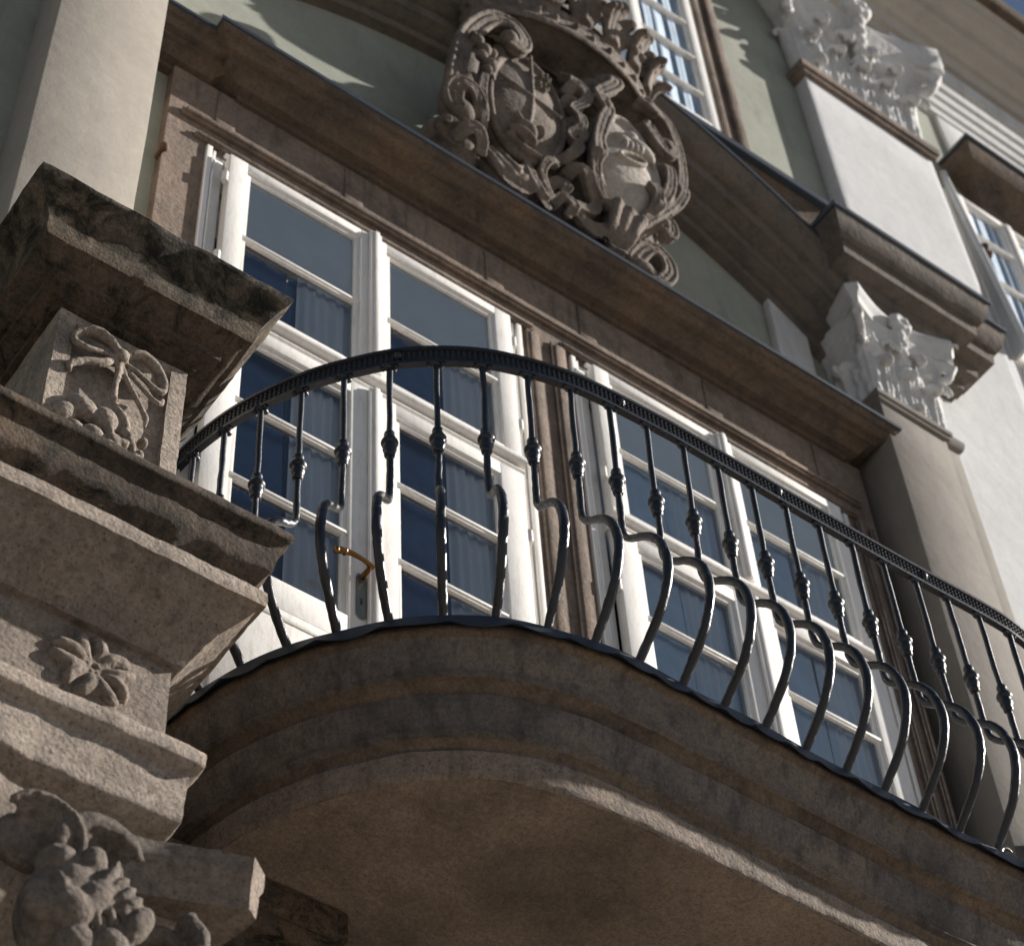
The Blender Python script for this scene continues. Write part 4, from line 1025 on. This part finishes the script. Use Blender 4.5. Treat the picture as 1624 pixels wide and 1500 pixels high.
# scrolls and frames
bm = bmesh.new()
T_([(3.53, 12.13, .06), (3.575, 12.11, .06), (3.62, 12.18, .06), (3.61, 12.30, .05), (3.55, 12.37, .04), (3.45, 12.34, .02), (3.35, 12.17, 0), (3.27, 11.93, 0), (3.22, 11.62, 0), (3.20, 11.35, 0), (3.21, 11.20, 0)], [.035, .035, .04, .045, .05, .055, .055, .05, .045, .045, .03], .40)
blob(bm, (3.53, -.47, 12.17), (.05, .05, .055)); blob(bm, (3.33, -.34, 11.8), (.08, .07, .35), (0, .12, 0))
for (x, z, r) in ((3.32, 11.92, .04), (3.36, 11.86, .042), (3.41, 11.88, .032), (3.34, 11.78, .036), (3.39, 11.73, .044), (3.37, 11.66, .032), (3.30, 11.97, .022)): blob(bm, (x, -.47, z), (r, r*.9, r), sub=2)
T_([(3.36, 11.62, .03), (3.35, 11.45, .02), (3.37, 11.25, .02), (3.38, 11.02, .0)], [.022, .026, .024, .018], .42)
T_([(3.30, 11.10, 0), (3.22, 11.14, .02), (3.18, 11.22, .04), (3.20, 11.33, .06), (3.27, 11.36, .07), (3.33, 11.30, .06), (3.35, 11.18, .03)], [.06, .06, .055, .05, .045, .04, .03], .38)
blob(bm, (3.25, -.40, 11.16), (.09, .08, .12))
# big curl on the cornice, left
T_([(3.16, 10.98, -.10), (3.19, 11.0, 0), (3.21, 10.96, .08)], [.07, .08, .07], .34)
T_([(3.225, 10.72, .03), (3.215, 10.82, .05), (3.25, 10.93, .06), (3.31, 10.97, .06), (3.36, 10.90, .05), (3.37, 10.78, .04), (3.39, 10.70, .04)], [.034, .036, .036, .034, .032, .032, .036], .42)
blob(bm, (3.375, -.47, 10.73), (.042, .04, .06))
blob(bm, (3.30, -.30, 10.95), (.12, .12, .12))
# body below shield one
T_([(3.45, 11.06, 0), (3.52, 10.92, .02), (3.60, 10.86, .03), (3.68, 10.98, .02), (3.75, 11.14, 0)], [.07, .08, .08, .07, .05], .34)
T_([(3.65, 11.10, .03), (3.67, 10.98, .04), (3.70, 10.90, .04), (3.76, 10.83, .04), (3.79, 10.78, .05)], [.018, .024, .024, .028, .03], .38)
T_([(3.82, 11.20, .05), (3.76, 11.16, .06), (3.735, 11.05, .05), (3.76, 10.96, .04), (3.79, 10.90, .03), (3.75, 10.84, .03)], [.026, .026, .022, .02, .02, .02], .38)
# chain of leaves between the shields
T_([(3.95, 12.35, 0), (3.98, 12.25, .04), (3.95, 12.10, .03)], [.03, .04, .03], .38)
T_([(3.92, 12.08, .02), (3.97, 12.16, .06), (4.03, 12.12, .07), (4.02, 12.03, .06), (3.95, 11.93, .04), (3.97, 11.82, .06), (3.98, 11.74, .05), (3.92, 11.64, .03), (3.95, 11.52, .05), (3.91, 11.40, .04), (3.84, 11.28, .03), (3.80, 11.23, .05)], [.03, .036, .034, .03, .026, .034, .03, .026, .034, .03, .026, .02], .38)
T_([(3.90, 11.95, .0), (3.94, 12.04, .03), (3.99, 12.0, .05), (3.98, 11.90, .04)], [.02, .028, .026, .016], .38)
T_([(3.91, 11.72, .0), (3.94, 11.80, .03), (4.0, 11.70, .05), (3.97, 11.60, .04)], [.02, .026, .024, .014], .38)
blob(bm, (3.95, -.27, 11.6), (.10, .08, .50))
# shield two frame, left
T_([(4.18, 12.50, .0), (4.24, 12.47, .05), (4.22, 12.38, .06), (4.13, 12.24, .05), (4.12, 12.14, .06), (4.16, 12.06, .06), (4.12, 11.92, .05), (4.08, 11.72, .04), (4.06, 11.55, .05), (4.05, 11.42, .04), (4.07, 11.22, .04), (4.14, 11.12, .03), (4.24, 11.06, .03), (4.31, 11.08, .02)], [.05, .05, .04, .036, .045, .035, .04, .035, .045, .03, .026, .024, .022, .02], .40)
blob(bm, (4.155, -.47, 12.10), (.04, .04, .045)); blob(bm, (4.06, -.47, 11.52), (.036, .036, .04)); blob(bm, (4.16, -.36, 12.38), (.10, .09, .14))
# lower tongue, smooth
T_([(4.27, 11.16, .04), (4.24, 11.02, .05), (4.22, 10.90, .05), (4.22, 10.80, .06)], [.10, .085, .075, .05], .34)
T_([(4.16, 11.02, .06), (4.155, 10.88, .06), (4.19, 10.78, .07)], [.012, .013, .012], .40)
# right side scrolls
T_([(4.42, 12.45, .05), (4.48, 12.40, .07), (4.55, 12.44, .05), (4.62, 12.40, .04), (4.68, 12.25, .02), (4.70, 12.05, .0), (4.66, 11.82, .0), (4.58, 11.60, .0), (4.48, 11.38, .02), (4.38, 11.18, .03), (4.32, 11.08, .02)], [.05, .042, .036, .034, .032, .030, .034, .038, .036, .03, .025], .40)
T_([(4.46, 12.25, .03), (4.50, 12.05, .06), (4.55, 11.98, .07), (4.60, 12.05, .07), (4.585, 12.15, .06), (4.53, 12.14, .05)], [.04, .032, .028, .026, .024, .02], .40)
blob(bm, (4.50, -.38, 12.22), (.09, .08, .15))
T_([(4.50, 11.95, .0), (4.545, 11.86, .06), (4.56, 11.76, .05), (4.53, 11.60, .04), (4.46, 11.42, .02), (4.40, 11.28, .02)], [.03, .038, .034, .034, .03, .02], .38)
T_([(4.62, 11.92, .0), (4.66, 11.78, .04), (4.62, 11.62, .03), (4.55, 11.46, .02)], [.026, .032, .03, .02], .38)
T_([(4.40, 11.56, .05), (4.44, 11.48, .06), (4.43, 11.36, .04), (4.36, 11.20, .03)], [.030, .032, .028, .02], .40)
T_([(4.47, 11.50, .04), (4.46, 11.38, .05), (4.41, 11.26, .03)], [.02, .024, .018], .41)
blob(bm, (4.50, -.28, 11.75), (.10, .08, .42), (0, -.12, 0))
T_([(4.31, 11.0, .02), (4.36, 11.08, .03), (4.44, 11.22, .04), (4.50, 11.33, .05), (4.55, 11.33, .05), (4.56, 11.24, .05), (4.51, 11.20, .05)], [.022, .028, .032, .038, .036, .034, .036], .36)
T_([(4.34, 10.84, .0), (4.40, 10.98, .02), (4.47, 11.04, .03), (4.54, 11.0, .03), (4.555, 10.89, .03), (4.51, 10.80, .02), (4.44, 10.78, .02)], [.05, .05, .046, .044, .044, .042, .03], .34)
blob(bm, (4.40, -.34, 10.84), (.09, .07, .06))
# centre foot
T_([(3.90, 11.22, .02), (3.95, 11.30, .06), (4.0, 11.28, .07), (4.05, 11.18, .05), (4.075, 11.06, .04), (4.03, 10.97, .05), (3.95, 10.93, .06)], [.034, .034, .036, .036, .034, .032, .028], .36)
T_([(3.80, 11.02, .0), (3.85, 11.10, .03), (3.90, 11.08, .05), (3.88, 11.0, .04)], [.03, .034, .03, .02], .36)
T_([(3.82, 10.85, .03), (3.87, 10.95, .05), (3.93, 10.90, .06), (3.90, 10.82, .05)], [.026, .03, .03, .022], .36)
T_([(3.93, 10.92, .03), (4.0, 10.86, .05), (4.08, 10.84, .06), (4.15, 10.95, .05)], [.022, .03, .034, .02], .35)
for q in range(6): T_([(3.94+q*.03, 10.95-q*.006, .03), (3.99+q*.03, 10.88-q*.006, .06), (4.02+q*.03, 10.80, .05)], [.008, .012, .006], .36)
blob(bm, (3.98, -.28, 11.0), (.16, .08, .14))
# lower backing so that the piece is one carved stone
blob(bm, (3.65, -.24, 11.5), (.34, .13, .62)); blob(bm, (4.29, -.24, 11.5), (.30, .13, .60)); box(bm, 3.22, 4.52, 0.03, 0.24, 10.93, 11.05)
blob(bm, (3.72, -.16, 12.45), (.10, .10, .35)); blob(bm, (4.38, -.16, 12.45), (.10, .10, .35))
settle(bm); sc = link('scrollwork', bm, M['arms'], K, 80); remesh(sc, .0065, 0, .005, .025)
# crown: half-round ring projecting forward, dome above, leaves on the ring
bm = bmesh.new()
cxn, rxn, ryn = 4.04, .63, .29
def ringpt(a, rr=1.0, z=0.0): return (cxn+math.cos(a)*rxn*rr, -(0.22+math.sin(a)*ryn*rr), z)
zc = 12.64
rings = []
for (rr, z) in ((.90, zc+.05), (.96, zc-.01), (1.0, zc), (1.02, zc+.03), (1.0, zc+.06), (.985, zc+.07), (.985, zc+.16), (1.0, zc+.17), (1.02, zc+.20), (1.0, zc+.23), (.93, zc+.235), (.86, zc+.40), (.62, zc+.62), (.2, zc+.74)):
    rings.append([bm.verts.new(ringpt(math.pi*i/40, rr, z+.02*math.sin(math.pi*i/40))) for i in range(41)])
for a, b_ in zip(rings, rings[1:]):
    for q in range(40): bm.faces.new((a[q], a[q+1], b_[q+1], b_[q]))
bm.faces.new(rings[-1])
v0 = bm.verts.new((cxn, -.2, zc+.12))
for q in range(40): bm.faces.new((rings[0][q+1], rings[0][q], v0))
bk = [r[0] for r in rings]+[r[40] for r in rings[::-1]]
try: bm.faces.new(bk)
except Exception: pass
random.seed(8)
for i in range(16):
    a = math.pi*(i+.5)/16
    blob(bm, ringpt(a, 1.0, zc+.115), (.024, .02, .028) if i % 2 else (.036, .022, .022), (0, 0, a), sub=2)
for i in range(9):
    a = math.pi*(i+.5)/9
    bx_, by_, bz_ = ringpt(a, 1.0, zc+.24); out = Vector((math.cos(a), -math.sin(a), 0)); side = Vector((-out.y, out.x, 0))
    for (u, hgt, t) in ((0, .34, .07), (-.05, .26, .05), (.05, .26, .05), (-.085, .18, .035), (.085, .18, .035)):
        p0 = Vector((bx_, by_, bz_))+side*u*.5
        tube(bm, [p0, p0+out*.03+side*u*.5+Vector((0, 0, hgt*.55)), p0+out*.09+side*u*.9+Vector((0, 0, hgt*.95)), p0+out*.13+side*u+Vector((0, 0, hgt*.85))], [t*.62, t*.72, t*.8, t*.45], 8, smooth=4)
    for q in range(5):
        blob(bm, Vector((bx_, by_, bz_+.10))+out*random.uniform(0, .06)+side*random.uniform(-.1, .1)+Vector((0, 0, random.uniform(-.05, .25))), (.03, .03, .034), sub=2)
cw = link('crown', bm, M['arms'], K, 80); remesh(cw, .008, 0, .006, .03)
